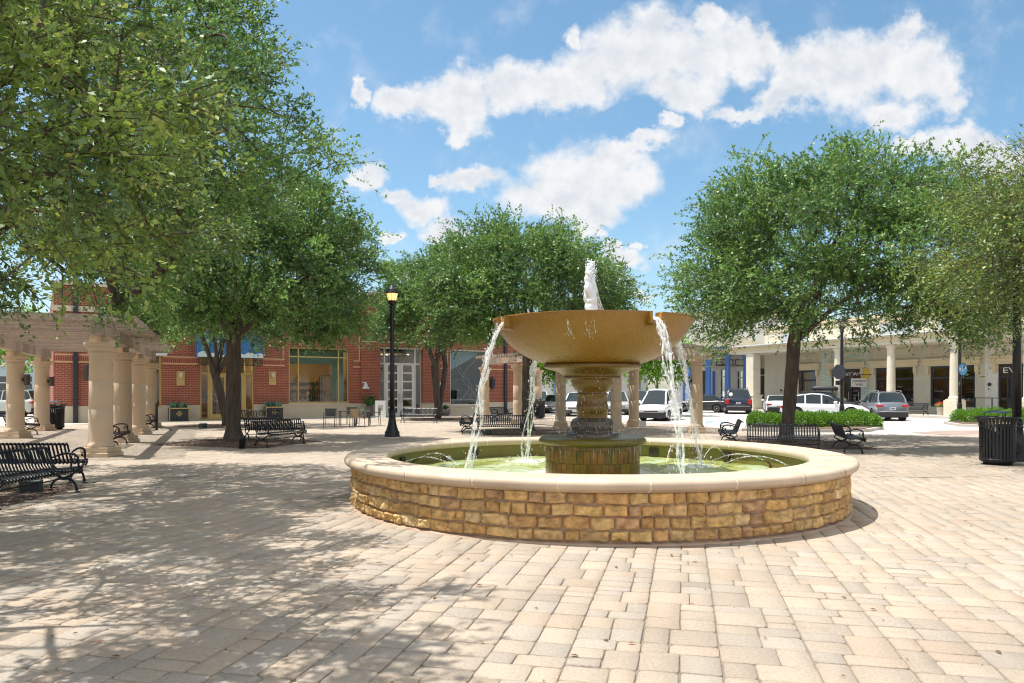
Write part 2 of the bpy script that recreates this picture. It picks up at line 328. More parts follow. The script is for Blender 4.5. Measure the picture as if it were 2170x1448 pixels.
def pavers():
    # strips of tumbled pavers, strips run 13 degrees off the view axis
    th = R(-13); ca, sa = math.cos(th), math.sin(th)         # strip direction = (−sa, ca)
    rects = []; u = -42.0
    while u < 42:
        w = rng.choice([.46, .52, .58]); v = -14.0+rng.uniform(0, .3)
        L = rng.choice([.19, .26, .33, .41], size=220, p=[.22, .36, .27, .15]); vs = v+np.concatenate([[0], np.cumsum(L)])[:-1]
        sp = u+w*rng.choice([.36, .5, .5, .64], size=220); one = rng.random(220) < .10
        for (a_, b_) in ((np.full(220, u), sp), (sp, np.full(220, u+w))):
            cut = (rng.random(220) < .30) & (L > .27); f = np.where(rng.random(220) < .5, .42, .58)
            jog = 0
            rects.append(np.stack([a_, b_, vs, np.where(cut, vs+L*f, vs+L)], 1)); rects.append(np.stack([a_, b_, vs+L*f, vs+L], 1)[cut])
        u += w
    r = np.concatenate(rects); cu = (r[:, 0]+r[:, 1])/2; cv = (r[:, 2]+r[:, 3])/2
    X = cu*ca-cv*sa; Y = cu*sa+cv*ca
    # th negative: direction leans to +x with distance
    keep = (Y > 1.5) & (Y < 56) & (np.abs(X-.0) < Y*.72+4.5) & inside(X, Y, PL)
    keep &= ((X-1.326)**2+(Y-12.24)**2 > 3.8**2)
    r = r[keep]; X = X[keep]; Y = Y[keep]; n = len(r)
    base = np.array([.435, .362, .288]); tint = rng.normal(0, 1, (n, 1))
    kind = rng.random((n, 1))
    colr = np.where(kind < .5, base, np.where(kind < .78, np.array([.41, .355, .295]), np.array([.455, .365, .28])))*(1+.05*tint)
    cols = np.concatenate([np.clip(colr, .05, .9), np.ones((n, 1))], 1)
    g = rng.uniform(.0025, .0065, n)[:, None]; near = Y < 15
    # outline of each paver: 12 points (rounded corners), slightly uneven
    def build(idx, npts, nm):
        q = r[idx]; m = len(q); gg = g[idx][:, 0]
        hx = (q[:, 1]-q[:, 0])/2-gg; hy = (q[:, 3]-q[:, 2])/2-gg; c0 = (q[:, 0]+q[:, 1])/2; c1 = (q[:, 2]+q[:, 3])/2
        z0 = rng.normal(0, .0016, m)*(1 if nm else .5)
        if npts == 4:
            o = np.array([(-1, -1), (1, -1), (1, 1), (-1, 1)], float); P = np.stack([c0[:, None]+o[:, 0]*hx[:, None], c1[:, None]+o[:, 1]*hy[:, None]], 2)
            Z = np.repeat(z0[:, None], 4, 1)+.002
            F_ = np.arange(m*4).reshape(m, 4)
            W_ = np.stack([P[..., 0]*ca-P[..., 1]*sa, P[..., 0]*sa+P[..., 1]*ca, Z], 2).reshape(-1, 3)
            return W_, F_, cols[idx]
        k = rng.uniform(.012, .04, (m, 4)); o = [(-1, -1), (1, -1), (1, 1), (-1, 1)]; outs = []
        for c in range(4):
            sx, sy = o[c]; kk = k[:, c]
            pts = [(sx*hx, sy*(hy-kk)), (sx*(hx-kk*.3), sy*(hy-kk*.3)), (sx*(hx-kk), sy*hy)]
            if sx*sy > 0: pts = pts if c in (0, 2) else pts[::-1]
            else: pts = pts[::-1]
            outs += pts
        # ensure CCW: corner order bl, br, tr, tl
        P = np.stack([np.stack(p, 1) for p in outs], 1); P += rng.normal(0, .0022, P.shape)
        tilt = rng.normal(0, .006, (m, 2)); Zt = z0[:, None]+P[..., 0]*tilt[:, :1]+P[..., 1]*tilt[:, 1:]
        rings = []
        for (sc, dz) in ((-.007, 0), (0, -.006), (.001, -.03)):
            L = np.linalg.norm(P, axis=2, keepdims=True); Q = P*(1+sc/np.maximum(L, .02))
            QQ = Q+np.stack([c0, c1], 1)[:, None, :]
            rings.append(np.stack([QQ[..., 0]*ca-QQ[..., 1]*sa, QQ[..., 0]*sa+QQ[..., 1]*ca, Zt+dz], 2))
        V_ = np.stack(rings, 1)             # m,3,12,3
        return V_, None, cols[idx]
    fi = np.where(~near)[0]; V4, F4, C4 = build(fi, 4, False)
    ni = np.where(near)[0]; V12, _, C12 = build(ni, 12, True); m = len(ni)
    verts = V12.reshape(-1, 3); base_i = (np.arange(m)*36)[:, None]
    faces = []; fc = []
    for k in range(2):
        for i in range(12):
            j = (i+1) % 12
            faces.append(np.concatenate([base_i+k*12+i, base_i+(k+1)*12+i, base_i+(k+1)*12+j, base_i+k*12+j], 1)); fc.append(C12)
    for (a, b, c, d) in ((0, 1, 2, 3), (3, 4, 5, 0), (5, 6, 11, 0), (6, 7, 8, 9), (9, 10, 11, 6)):
        faces.append(np.concatenate([base_i+a, base_i+b, base_i+c, base_i+d], 1)); fc.append(C12)
    faces = np.concatenate(faces); fc = np.concatenate(fc)
    return (V4, F4, C4), (verts, faces, fc)
def paver_mat():
    m = mat('paver_stone', (.5, .4, .3), .92, var=.16, vscale=45, bump=.8, bscale=130, attr=True, vdet=6)
    t = m.node_tree; n = t.nodes; l = t.links; p = n['Principled BSDF']
    z = n.new('ShaderNodeTexNoise'); z.inputs['Scale'].default_value = .35; z.inputs['Detail'].default_value = 8; z.inputs['Roughness'].default_value = .65
    tc = n.new('ShaderNodeTexCoord'); l.new(tc.outputs['Object'], z.inputs['Vector'])
    mr = n.new('ShaderNodeMapRange'); l.new(z.outputs[0], mr.inputs[0]); mr.inputs[1].default_value = .35; mr.inputs[2].default_value = .65; mr.inputs[3].default_value = .85; mr.inputs[4].default_value = 1.06
    h = n.new('ShaderNodeHueSaturation'); l.new(mr.outputs[0], h.inputs['Value']); l.new(p.inputs['Base Color'].links[0].from_socket, h.inputs['Color']); l.new(h.outputs[0], p.inputs['Base Color'])
    # old stains
    z = n.new('ShaderNodeTexNoise'); z.inputs['Scale'].default_value = 2.3; z.inputs['Detail'].default_value = 10; z.inputs['Roughness'].default_value = .7; l.new(tc.outputs['Object'], z.inputs['Vector'])
    mr = n.new('ShaderNodeMapRange'); l.new(z.outputs[0], mr.inputs[0]); mr.inputs[1].default_value = .58; mr.inputs[2].default_value = .72; mr.inputs[3].default_value = 1.0; mr.inputs[4].default_value = .8
    h2 = n.new('ShaderNodeHueSaturation'); l.new(mr.outputs[0], h2.inputs['Value']); l.new(h.outputs[0], h2.inputs['Color']); l.new(h2.outputs[0], p.inputs['Base Color'])
    z = n.new('ShaderNodeTexVoronoi'); z.inputs['Scale'].default_value = 55; l.new(tc.outputs['Object'], z.inputs['Vector'])
    mr = n.new('ShaderNodeMapRange'); l.new(z.outputs['Distance'], mr.inputs[0]); mr.inputs[1].default_value = .06; mr.inputs[2].default_value = .16; mr.inputs[3].default_value = .72; mr.inputs[4].default_value = 1.0
    h3 = n.new('ShaderNodeHueSaturation'); l.new(mr.outputs[0], h3.inputs['Value']); l.new(h2.outputs[0], h3.inputs['Color']); l.new(h3.outputs[0], p.inputs['Base Color'])
    return m
PAV = paver_mat()
def run_pavers():
    a, b = pavers()
    tag(npmesh('plaza_paving', a[0], a[1], PAV, None, a[2]), kind='structure')
    tag(npmesh('plaza_paving', b[0], b[1], PAV, None, b[2]), kind='structure')
run_pavers()
# paler walkway strip in front of the brick shops, brown crosswalk pavers, painted marks
# crosswalk of mauve brick at the right
XW = brickmat('crosswalk_brick', (.30, .22, .18), (.34, .25, .21), (.22, .17, .15), .25, .12, .008, .9, .2, 'XY')
sheet('crosswalk', [gp(1930, 916), gp(2010, 911.5), gp(2170, 911), gp(2400, 911), gp(2400, 931), gp(2170, 929), gp(2060, 924)], -.018, XW)
PAINT = mat('road_paint', (.75, .75, .73), .7); PAINTB = mat('road_paint_blue', (.06, .25, .62), .7)
for q in ([(1850, 912), (1930, 907.5), (1934, 909), (1875, 912)], [(1916, 891), (1918, 890.5), (1976, 903), (1972, 903.5)], [(1577, 898), (1583, 898), (1587, 908), (1581, 908)],
          [(1532, 868), (1536, 868), (1533, 890), (1528, 890)]):
    sheet('road_marking', [gp(*p) for p in q], -.026, PAINT)
for q in ([(1495, 893), (1511, 892), (1512, 894), (1496, 895)], [(1524, 893), (1544, 893), (1545, 895), (1525, 895)]):
    sheet('road_marking_blue', [gp(*p) for p in q], -.026, PAINTB)
# fallen leaves and chips on the paving
def litter():
    n = 420; Y = rng.uniform(3.5, 22, n)**1.0; X = rng.uniform(-1, 1, n)*Y*.66+.3
    k = (X-1.326)**2+(Y-12.24)**2 > 4.2**2; X, Y = X[k], Y[k]; n = len(X)
    a = rng.uniform(0, 6.28, n); L = rng.uniform(.012, .034, n)*np.where(rng.random(n) < .7, .6, 1.2); w = L*.42
    V_ = np.zeros((n, 4, 3))
    for i, (f, s, z) in enumerate(((-1, 0, .006), (0, -1, .012), (1, 0, .007), (0, 1, .014))):
        V_[:, i, 0] = X+f*L*np.cos(a)-s*w*np.sin(a); V_[:, i, 1] = Y+f*L*np.sin(a)+s*w*np.cos(a); V_[:, i, 2] = z+.003
    c = np.where(rng.random((n, 1)) < .5, np.array([.12, .05, .025]), np.array([.26, .11, .04])); c = np.concatenate([c, np.ones((n, 1))], 1)
    o = npmesh('leaf_litter', V_.reshape(-1, 3), np.arange(n*4).reshape(n, 4), mat('dry_leaf', (.2, .1, .04), .8, attr=True), None, c)
    tag(o, 'dry brown leaves scattered over the plaza pavers', 'leaves', kind='stuff')
litter()
# mulch beds round the trees
def mulch_bed(cx, cy, hx, hy, a, label):
    m_ = int(1400*hx*hy/3.4); ca, sa = math.cos(a), math.sin(a)
    me = MB(); g = 26
    pts = []
    for i in range(g+1):
        for j in range(g+1):
            x = (i/g*2-1)*hx; y = (j/g*2-1)*hy
            if 0 < i < g and 0 < j < g: z = .035+random.uniform(-.012, .015)
            else: z = -.002; x *= 1+random.uniform(-.03, .05); y *= 1+random.uniform(-.03, .05)
            pts.append((cx+x*ca-y*sa, cy+x*sa+y*ca, z))
    me.add(pts, [(i*(g+1)+j, (i+1)*(g+1)+j, (i+1)*(g+1)+j+1, i*(g+1)+j+1) for i in range(g) for j in range(g)])
    for _ in range(m_):
        x = random.uniform(-1, 1)*hx*1.04; y = random.uniform(-1, 1)*hy*1.04; t = random.uniform(0, 3.14); L = random.uniform(.02, .06); w = random.uniform(.008, .02); z = random.uniform(.03, .065)
        dx, dy = math.cos(t), math.sin(t); X = cx+x*ca-y*sa; Y = cy+x*sa+y*ca
        me.add([(X-dx*L-dy*w, Y-dy*L+dx*w, z), (X-dx*L+dy*w, Y-dy*L-dx*w, z-.005), (X+dx*L+dy*w, Y+dy*L-dx*w, z+random.uniform(0, .025)), (X+dx*L-dy*w, Y+dy*L+dx*w, z+.01)], [(0, 1, 2, 3)])
    return tag(me.build('mulch_bed', MULCH), label, 'mulch', kind='stuff')
mulch_bed(-9.7, 11.6, 2.0, 1.9, 0, 'bark mulch around the near left tree')
mulch_bed(-9.0, 24.6, 2.0, 1.7, R(-20), 'bark mulch around the big tree in front of the brick shops')
mulch_bed(-13.9, 36.2, 1.9, 1.3, R(-10), 'bark mulch around the tree behind the gold door side')
mulch_bed(-3.9, 44.9, 2.2, 1.5, R(10), 'bark mulch around the multi-stemmed tree by the white doors')
mulch_bed(.9, 30.8, 2.1, 1.5, R(5), 'bark mulch around the tree behind the fountain')
mulch_bed(9.2, 24.0, 2.0, 1.8, R(-10), 'bark mulch around the tree right of the fountain')
# ================================================================ fountain
FX, FY = 1.326, 12.24
ftn = tag(empty('fountain', (FX, FY, 0)), 'round stone fountain with ochre bowl and rough stone basin wall', 'fountain')
def vnoise(x, y, s):                      # cheap smooth value noise
    def h(i, j): return (math.sin(i*127.1+j*311.7+s*74.7)*43758.5453) % 1
    xi, yi = math.floor(x), math.floor(y); fx, fy = x-xi, y-yi; fx = fx*fx*(3-2*fx); fy = fy*fy*(3-2*fy)
    return (h(xi, yi)*(1-fx)+h(xi+1, yi)*fx)*(1-fy)+(h(xi, yi+1)*(1-fx)+h(xi+1, yi+1)*fx)*fy
def fountain():
    RW = 3.86
    # mortar core
    q = MB(); q.lathe([(RW-.03, 0), (RW-.03, .62)], 128, cap=False); q.lathe([(RW+.06, -.01), (RW+.045, .012), (RW-.02, .02)], 128, cap=False)
    q.build('mortar', mat('mortar', (.42, .30, .22), .95, var=.3, vscale=6, bump=.6, bscale=40), ftn)
    st = MB(); rr = random.Random(3)
    pal = [(.54, .33, .13), (.56, .36, .15), (.51, .31, .13), (.57, .38, .17), (.55, .36, .17), (.46, .28, .15), (.57, .37, .15), (.60, .43, .22), (.49, .29, .12), (.55, .34, .14)]
    zs = [.025, .165, .315, .455, .605]
    def wz(a, k): return 0 if k in (0, 4) else .005*math.sin(a*9+k*2)+.005*math.sin(a*23+k*5)+.004*math.sin(a*51+k)
    for k in range(4):
        a = rr.random()
        a_end = a+2*math.pi
        while a < a_end-.03:
            w = rr.uniform(.12, .40)/RW; w = min(w, a_end-a)
            if a_end-a-w < .025: w = a_end-a
            c = rr.choice(pal); kv = rr.uniform(.88, 1.14); st.col = (c[0]*kv, c[1]*kv, c[2]*kv, 1)
            g = .004/RW; zt = zs[k+1]-.004+rr.uniform(-.008, .004); zb = zs[k]+.004+rr.uniform(-.004, .008); sd = rr.random()*90; NI, NJ = 14, 9
            bul = rr.uniform(.014, .034); pts = []
            for j in range(NJ+1):
                for i in range(NI+1):
                    u = i/NI; v = j/NJ; ex = min(u, 1-u)*w*RW; ez = min(v, 1-v)*(zt-zb)
                    e = min(1, ex/.014)*min(1, ez/.013); e = max(0, e)**.6
                    cr = 0
                    if (i in (0, NI)) and (j in (0, NJ)): cr = .009
                    n_ = vnoise(u*w*RW*11+sd, v*1.6+sd, 1)*.034+vnoise(u*w*RW*34+sd, v*6+sd, 2)*.022+abs(vnoise(u*w*RW*9+sd*2, v*2.6, 5)-.5)*.05
                    rad = RW-.028+e*(bul+n_-.012); aa = a+g+u*(w-2*g)+(cr/RW if i == 0 else -cr/RW if i == NI else 0)
                    z = zb+v*(zt-zb)+(wz(aa, k)*(1-v)+wz(aa, k+1)*v)+(cr if j == 0 else -cr if j == NJ else 0)+(vnoise(u*3+sd, j*1., 7)-.5)*.012
                    pts.append((rad*math.cos(aa), rad*math.sin(aa), z))
            st.add(pts, [(j*(NI+1)+i, j*(NI+1)+i+1, (j+1)*(NI+1)+i+1, (j+1)*(NI+1)+i) for j in range(NJ) for i in range(NI)])
            a += w
    st.build('basin_wall', mat('rough_stone', (.4, .25, .1), .85, var=.45, vscale=11, bump=1.0, bscale=38, attr=True, vdet=10, spec=.3), ftn, True, True)
    # coping: bullnose ring in 22 segments with pale joints
    def prof(ro=4.0, ri=3.33):
        p = []; zc, h = .685, .062
        for i in range(9):
            t = -90+180*i/8; p.append((ro-.06+.06*math.cos(R(t)), zc+h*math.sin(R(t))))
        for i in range(7):
            t = 90+180*i/6; p.append((ri+.05+.05*math.cos(R(t)), zc+h*math.sin(R(t))))
        p.append((RW-.05, zc-h-.0)); p.append((RW+.035, zc-h-.028)); p.append((RW+.05, zc-h-.003)); return p
    P = prof(); cp = MB(); NS = 24
    for s in range(NS):
        a0 = 2*math.pi*s/NS+.06; a1 = a0+2*math.pi/NS-.0075; n = 8; kv = random.uniform(.95, 1.04); cp.col = (.50*kv, .395*kv, .295*kv, 1)
        for (A0, A1, m_, sc) in ((a0, a1, n, 1), (a1, a1+.0075, 1, .9988)):
            vs = []; q_ = cp; cp.mi = 0 if sc == 1 else 1
            for i in range(m_+1):
                a = A0+(A1-A0)*i/m_
                for (r, z) in P: vs.append((r*sc*math.cos(a), r*sc*math.sin(a), z-(0 if sc == 1 else .002)))
            L = len(P); q_.add(vs, [(i*L+j, (i+1)*L+j, (i+1)*L+(j+1) % L, i*L+(j+1) % L) for i in range(m_) for j in range(L)])
    cp.build('coping', [mat('coping_stone', (.55, .44, .33), .6, var=.16, vscale=2.2, bump=.12, bscale=90, attr=True, vdet=8), mat('pale_joint', (.66, .56, .42), .9)], ftn, True, True)
    # inner wall, tiled; dark algae line
    tl = brickmat('basin_tile', (.25, .17, .035), (.19, .15, .035), (.13, .12, .03), .2, .12, .008, .35, .3, 'XZ', 0, .35)
    q = MB(); q.lathe([(3.40, .15), (3.40, .655)], 96, cap=False); o = q.build('inner_wall', mat('algae_wall', (.23, .165, .04), .5, var=.4, vscale=3, bump=.4, bscale=20, col2=(.12, .125, .025), vdet=8), ftn, True)
    GRATE = mat('dark_grate', (.03, .028, .018), .6)
    for a in (128, 35, 165, 62):
        q = MB()
        mt = Matrix.Rotation(R(a), 4, 'Z') @ Matrix.Translation((3.375, 0, .5)); q.box(-.02, .02, -.09, .09, -.07, .07, mt); q.build('drain_cover', GRATE, ftn)
    # water
    wm = bpy.data.materials.new('pool_water'); wm.use_nodes = True; n = wm.node_tree.nodes; l = wm.node_tree.links; p = n['Principled BSDF']
    tc = n.new('ShaderNodeTexCoord'); z = n.new('ShaderNodeTexNoise'); z.inputs['Scale'].default_value = 1.1; z.inputs['Detail'].default_value = 7; z.inputs['Distortion'].default_value = 1.2; l.new(tc.outputs['Object'], z.inputs['Vector'])
    cr = n.new('ShaderNodeValToRGB'); l.new(z.outputs[0], cr.inputs[0]); e = cr.color_ramp.elements
    e[0].position = .36; e[0].color = (.20, .23, .05, 1); e[1].position = .66; e[1].color = (.48, .60, .46, 1); e2 = e.new(.5); e2.color = (.36, .40, .13, 1)
    # foam where the streams land
    acc = None
    for (x, y, r_) in ((-2.0, -.93, .8), (1.05, -1.95, .75), (1.95, 1.03, .8), (-1.05, 1.95, .85), (0, 0, 1.35)):
        vm = n.new('ShaderNodeVectorMath'); vm.operation = 'DISTANCE'; vm.inputs[1].default_value = (x, y, 0); l.new(tc.outputs['Object'], vm.inputs[0])
        mr = n.new('ShaderNodeMapRange'); l.new(vm.outputs['Value'], mr.inputs[0]); mr.inputs[1].default_value = r_; mr.inputs[2].default_value = .1 if r_ < 1 else .8; 
        if acc is None: acc = mr.outputs[0]
        else:
            mm = n.new('ShaderNodeMath'); mm.operation = 'MAXIMUM'; l.new(acc, mm.inputs[0]); l.new(mr.outputs[0], mm.inputs[1]); acc = mm.outputs[0]
    z2 = n.new('ShaderNodeTexNoise'); z2.inputs['Scale'].default_value = 9; z2.inputs['Detail'].default_value = 6; z2.inputs['Distortion'].default_value = 2; l.new(tc.outputs['Object'], z2.inputs['Vector'])
    ml = n.new('ShaderNodeMath'); ml.operation = 'MULTIPLY_ADD'; l.new(acc, ml.inputs[0]); ml.inputs[1].default_value = .6; l.new(z2.outputs[0], ml.inputs[2])
    mr = n.new('ShaderNodeMapRange'); l.new(ml.outputs[0], mr.inputs[0]); mr.inputs[1].default_value = .68; mr.inputs[2].default_value = .95
    x = n.new('ShaderNodeMix'); x.data_type = 'RGBA'; l.new(mr.outputs[0], x.inputs[0]); l.new(cr.outputs[0], x.inputs[6]); x.inputs[7].default_value = (.85, .9, .9, 1); l.new(x.outputs[2], p.inputs['Base Color'])
    z3 = n.new('ShaderNodeTexNoise'); z3.inputs['Scale'].default_value = 7; z3.inputs['Detail'].default_value = 5; z3.inputs['Distortion'].default_value = 1.5; l.new(tc.outputs['Object'], z3.inputs['Vector'])
    b = n.new('ShaderNodeBump'); b.inputs['Strength'].default_value = .8; b.inputs['Distance'].default_value = .05; l.new(z3.outputs[0], b.inputs['Height']); l.new(b.outputs[0], p.inputs['Normal'])
    p.inputs['Roughness'].default_value = .07; p.inputs['Specular IOR Level'].default_value = .7; p.inputs['IOR'].default_value = 1.33
    g = 90; me = MB(); pts = []; fs = []
    for k in range(41):
        r_ = .78+k*(3.41-.78)/40
        for i in range(144):
            a = 2*math.pi*i/144; xx, yy = r_*math.cos(a), r_*math.sin(a); h = 0
            for (x0, y0) in ((-2.0, -.93), (1.05, -1.95), (1.95, 1.03), (-1.05, 1.95)):
                d = math.hypot(xx-x0, yy-y0); h += .035*math.exp(-d*d*5)*(vnoise(xx*14, yy*14, 1)*2-.3)+.012*math.exp(-d)*math.sin(d*16)
            h += (vnoise(xx*5, yy*5, 3)-.5)*.02+(vnoise(xx*11, yy*11, 4)-.5)*.012
            pts.append((xx, yy, .385+h))
    me.add(pts, [(k*144+i, k*144+(i+1) % 144, (k+1)*144+(i+1) % 144, (k+1)*144+i) for k in range(40) for i in range(144)])
    me.build('pool_surface', wm, ftn, True)
    # pedestal drum with tall tiles
    tm = brickmat('drum_tile', (.16, .075, .012), (.12, .062, .01), (.16, .15, .03), .118, .2, .006, .25, .35, 'XZ', 0, .25)
    # wrap: use UV-less cylinder by building tiles as geometry
    q = MB(); j = MB(); RD = .775; N = 44
    j.lathe([(RD-.012, .1), (RD-.012, .9)], 64, cap=False)
    for row, (z0, z1) in enumerate(((.15, .38), (.388, .595), (.603, .80), (.808, .905))):
        for i in range(N):
            a0 = 2*math.pi*(i+(.5 if row % 2 else 0))/N; a1 = a0+2*math.pi/N; gq = .005; kv = random.uniform(.75, 1.25); t = random.random()
            q.col = ((.19-.05*t)*kv, (.08+.02*t)*kv, .010*kv, 1); vs = []
            for m_ in range(4):
                a = a0+gq+(a1-a0-2*gq)*m_/3
                for z_ in (z0, z1): vs.append((RD*math.cos(a), RD*math.sin(a), z_))
            q.add(vs, [(2*m_, 2*m_+2, 2*m_+3, 2*m_+1) for m_ in range(3)])
    j.build('drum_core', mat('drum_grout', (.13, .12, .03), .5), ftn, True)
    q.build('drum_tiles', mat('drum_tile', (.15, .07, .01), .22, var=.3, vscale=5, attr=True, bump=.3, bscale=30), ftn, False, True)
    ALG = mat('wet_algae_stone', (.17, .115, .012), .28, var=.45, vscale=7, bump=.5, bscale=25, col2=(.085, .085, .010), vdet=8)
    q = MB(); q.lathe([(.78, .865), (.80, .875), (.865, .89), (.885, .925), (.875, .96), (.84, .985), (.3, 1.0)], 72, cap=False); q.build('drum_cap', ALG, ftn, True)
    WET = mat('wet_stone', (.085, .068, .055), .22, var=.2, vscale=6, bump=.2, bscale=40)
    q = MB(); q.lathe([(.46, .995), (.46, 1.045), (.44, 1.06), (.37, 1.065), (.34, 1.08), (.345, 1.10), (.365, 1.15), (.36, 1.22), (.32, 1.28), (.26, 1.305)], 56, cap=False); q.build('pedestal_foot', WET, ftn, True)
    OCH = mat('ochre_glaze', (.20, .095, .010), .25, var=.45, vscale=6, bump=.7, bscale=25, col2=(.085, .048, .006), spec=.6, stretch=(1.5, 1.5, .5), vdet=8)
    q = MB(); q.lathe([(.25, 1.30), (.25, 1.40), (.262, 1.41), (.262, 1.52), (.25, 1.53), (.25, 1.66), (.262, 1.675), (.262, 1.70), (.24, 1.705), (.25, 1.73), (.29, 1.77), (.335, 1.83), (.35, 1.90), (.35, 1.93), (.41, 1.94), (.475, 1.945), (.475, 1.975), (.46, 1.98),
        (.50, 2.02), (.60, 2.07), (.72, 2.10), (.785, 2.115), (.80, 2.14), (.795, 2.175), (.76, 2.195), (.72, 2.20), (.3, 2.205)], 64, cap=False)
    q.build('pedestal_shaft', OCH, ftn, True)
    # bowl with four spout notches
    BW = mat('bowl_glaze', (.31, .15, .02), .24, var=.3, vscale=6, bump=1.0, bscale=22, col2=(.20, .095, .012), spec=.55, vdet=10, stretch=(1.6, 1.6, .35))
    SP = [208, 298, 28, 118]
    outer = [(.66, 2.18), (.77, 2.19), (.90, 2.225), (1.04, 2.283), (1.16, 2.35), (1.28, 2.43), (1.40, 2.535), (1.50, 2.655), (1.58, 2.775), (1.63, 2.865), (1.65, 2.905)]
    inner = [(1.62, 2.908), (1.55, 2.80), (1.40, 2.72), (1.1, 2.66), (.02, 2.64)]
    angs = sorted(set([i*3. for i in range(120)]+[s+d for s in SP for d in (-3.6, -3.4, 3.4, 3.6)])); prof_ = outer+inner; q = MB(); vs = []
    for a in angs:
        notch = any(abs((a-s+180) % 360-180) <= 3.5 for s in SP)
        for (r, z) in prof_:
            zz = z
            if notch and z > 2.77: zz = 2.775; r = r+.01
            vs.append((r*math.cos(R(a)), r*math.sin(R(a)), zz))
    L = len(prof_); n_ = len(angs)
    q.add(vs, [(i*L+j, ((i+1) % n_)*L+j, ((i+1) % n_)*L+j+1, i*L+j+1) for i in range(n_) for j in range(L-1)])
    o = q.build('bowl', BW, ftn, True)
    # spout channels
    for s in SP:
        q = MB(); mt = Matrix.Rotation(R(s), 4, 'Z')
        for sg in (-1, 1): q.box(1.50, 1.70, sg*.115-.012, sg*.115+.012, 2.73, 2.90, mt)
        q.box(1.50, 1.70, -.10, .10, 2.70, 2.735, mt)
        q.build('spout', BW, ftn)
    # bowl water
    WAT = bpy.data.materials.new('falling_water'); WAT.use_nodes = True; n = WAT.node_tree.nodes; l = WAT.node_tree.links; p = n['Principled BSDF']
    p.inputs['Base Color'].default_value = (.95, .97, .98, 1); p.inputs['Roughness'].default_value = .08; p.inputs['Specular IOR Level'].default_value = 1.0
    tr = n.new('ShaderNodeBsdfTransparent'); tc = n.new('ShaderNodeTexCoord'); mp = n.new('ShaderNodeMapping'); mp.inputs['Scale'].default_value = (1, 1, .35); l.new(tc.outputs['Object'], mp.inputs[0])
    z = n.new('ShaderNodeTexNoise'); z.inputs['Scale'].default_value = 30; z.inputs['Detail'].default_value = 3; l.new(mp.outputs[0], z.inputs['Vector'])
    mr = n.new('ShaderNodeMapRange'); l.new(z.outputs[0], mr.inputs[0]); mr.inputs[1].default_value = .46; mr.inputs[2].default_value = .62; mr.inputs[3].default_value = .10; mr.inputs[4].default_value = .62
    xs = n.new('ShaderNodeMixShader'); l.new(mr.outputs[0], xs.inputs[0]); l.new(tr.outputs[0], xs.inputs[1]); l.new(p.outputs[0], xs.inputs[2]); l.new(xs.outputs[0], n['Material Output'].inputs[0])
    bb = n.new('ShaderNodeBump'); bb.inputs['Strength'].default_value = .9; bb.inputs['Distance'].default_value = .03; l.new(z.outputs[0], bb.inputs['Height']); l.new(bb.outputs[0], p.inputs['Normal'])
    FOAM = mat('foam_water', (.80, .88, .95), .4, bump=.6, bscale=60, spec=.4)
    # falling streams: ballistic arcs breaking into strands and drops
    rr = random.Random(11)
    def drop(q, c, r): q.sphere(c, r, 5, 4, (rr.uniform(.7, 1.2), rr.uniform(.7, 1.2), rr.uniform(1, 2.2)))
    for s, land in zip(SP, (2.28, 2.25, 2.3, 2.3)):
        q = MB(); a = R(s); dx, dy = math.cos(a), math.sin(a); z0 = 2.78; r0 = 1.66; H = z0-.39
        for st_ in range(7):
            off = rr.uniform(-.06, .06); ph = rr.random()*9; vv = (land-r0)*rr.uniform(.9, 1.05); t1 = 1 if st_ < 4 else rr.uniform(.35, .8); pts = []; rs = []
            N = 30
            for i in range(N+1):
                t = i/N*t1; rad = r0-.06+(vv+.06)*t; z = z0+.02-H*t*t
                wv = (vnoise(t*8+ph, st_, 1)-.5)*.20*(t+.12); w2_ = (vnoise(t*11+ph*2, st_+9, 2)-.5)*.14*(t+.12)
                pts.append(((rad+w2_)*dx-(off*(1-.55*t)+wv)*dy, (rad+w2_)*dy+(off*(1-.55*t)+wv)*dx, z))
                rs.append(max(.004, (.027 if st_ < 4 else .012)*(1-.45*t)*(.35+1.3*vnoise(t*24+ph, st_, 5))))
            q.tube(pts, rs, 7)
            for _ in range(60):
                t = rr.uniform(.15, 1); rad = r0+vv*t+rr.uniform(-.16, .07)*t; z = z0-H*t*t; o_ = off+rr.gauss(0, .06)*t
                drop(q, (rad*dx-o_*dy, rad*dy+o_*dx, z+rr.uniform(-.1, .1)), rr.uniform(.003, .011))
        for _ in range(70):                            # splash crown
            t = rr.uniform(0, 6.28); r_ = abs(rr.gauss(0, .17)); drop(q, (land*dx+r_*math.cos(t), land*dy+r_*math.sin(t), .40+abs(rr.gauss(0, .09))), rr.uniform(.004, .013))
        q.build('water_stream', WAT, ftn, True)
    # central jet
    q = MB(); N = 26
    for st_ in range(9):
        ph = rr.random()*20; top = 3.84+rr.uniform(-.05, .04) if st_ < 6 else rr.uniform(3.3, 3.8); pts = []; rs = []
        ox = rr.gauss(0, .03); oy = rr.gauss(0, .03)
        for i in range(N+1):
            t = i/N; z = 2.66+(top-2.66)*t
            pts.append((ox*(1.4-t)+(vnoise(t*7+ph, st_, 1)-.5)*.07-.03*t, oy*(1.4-t)+(vnoise(t*7+ph, st_, 2)-.5)*.06, z)); rs.append((.070-.018*t)*(.6+.75*vnoise(t*21+ph, 1, 3))*(1 if t < .93 else .72))
        q.tube(pts, rs, 9)
    for _ in range(520):
        t = rr.random(); z = 2.75+1.17*t; a = rr.uniform(0, 6.28); r_ = .045+abs(rr.gauss(0, .035)); drop(q, (r_*math.cos(a)-.02, r_*math.sin(a), z), rr.uniform(.004, .013))
    q.build('water_jet', FOAM, ftn, True)
    q = MB()                                           # sheet of falling water right of the jet
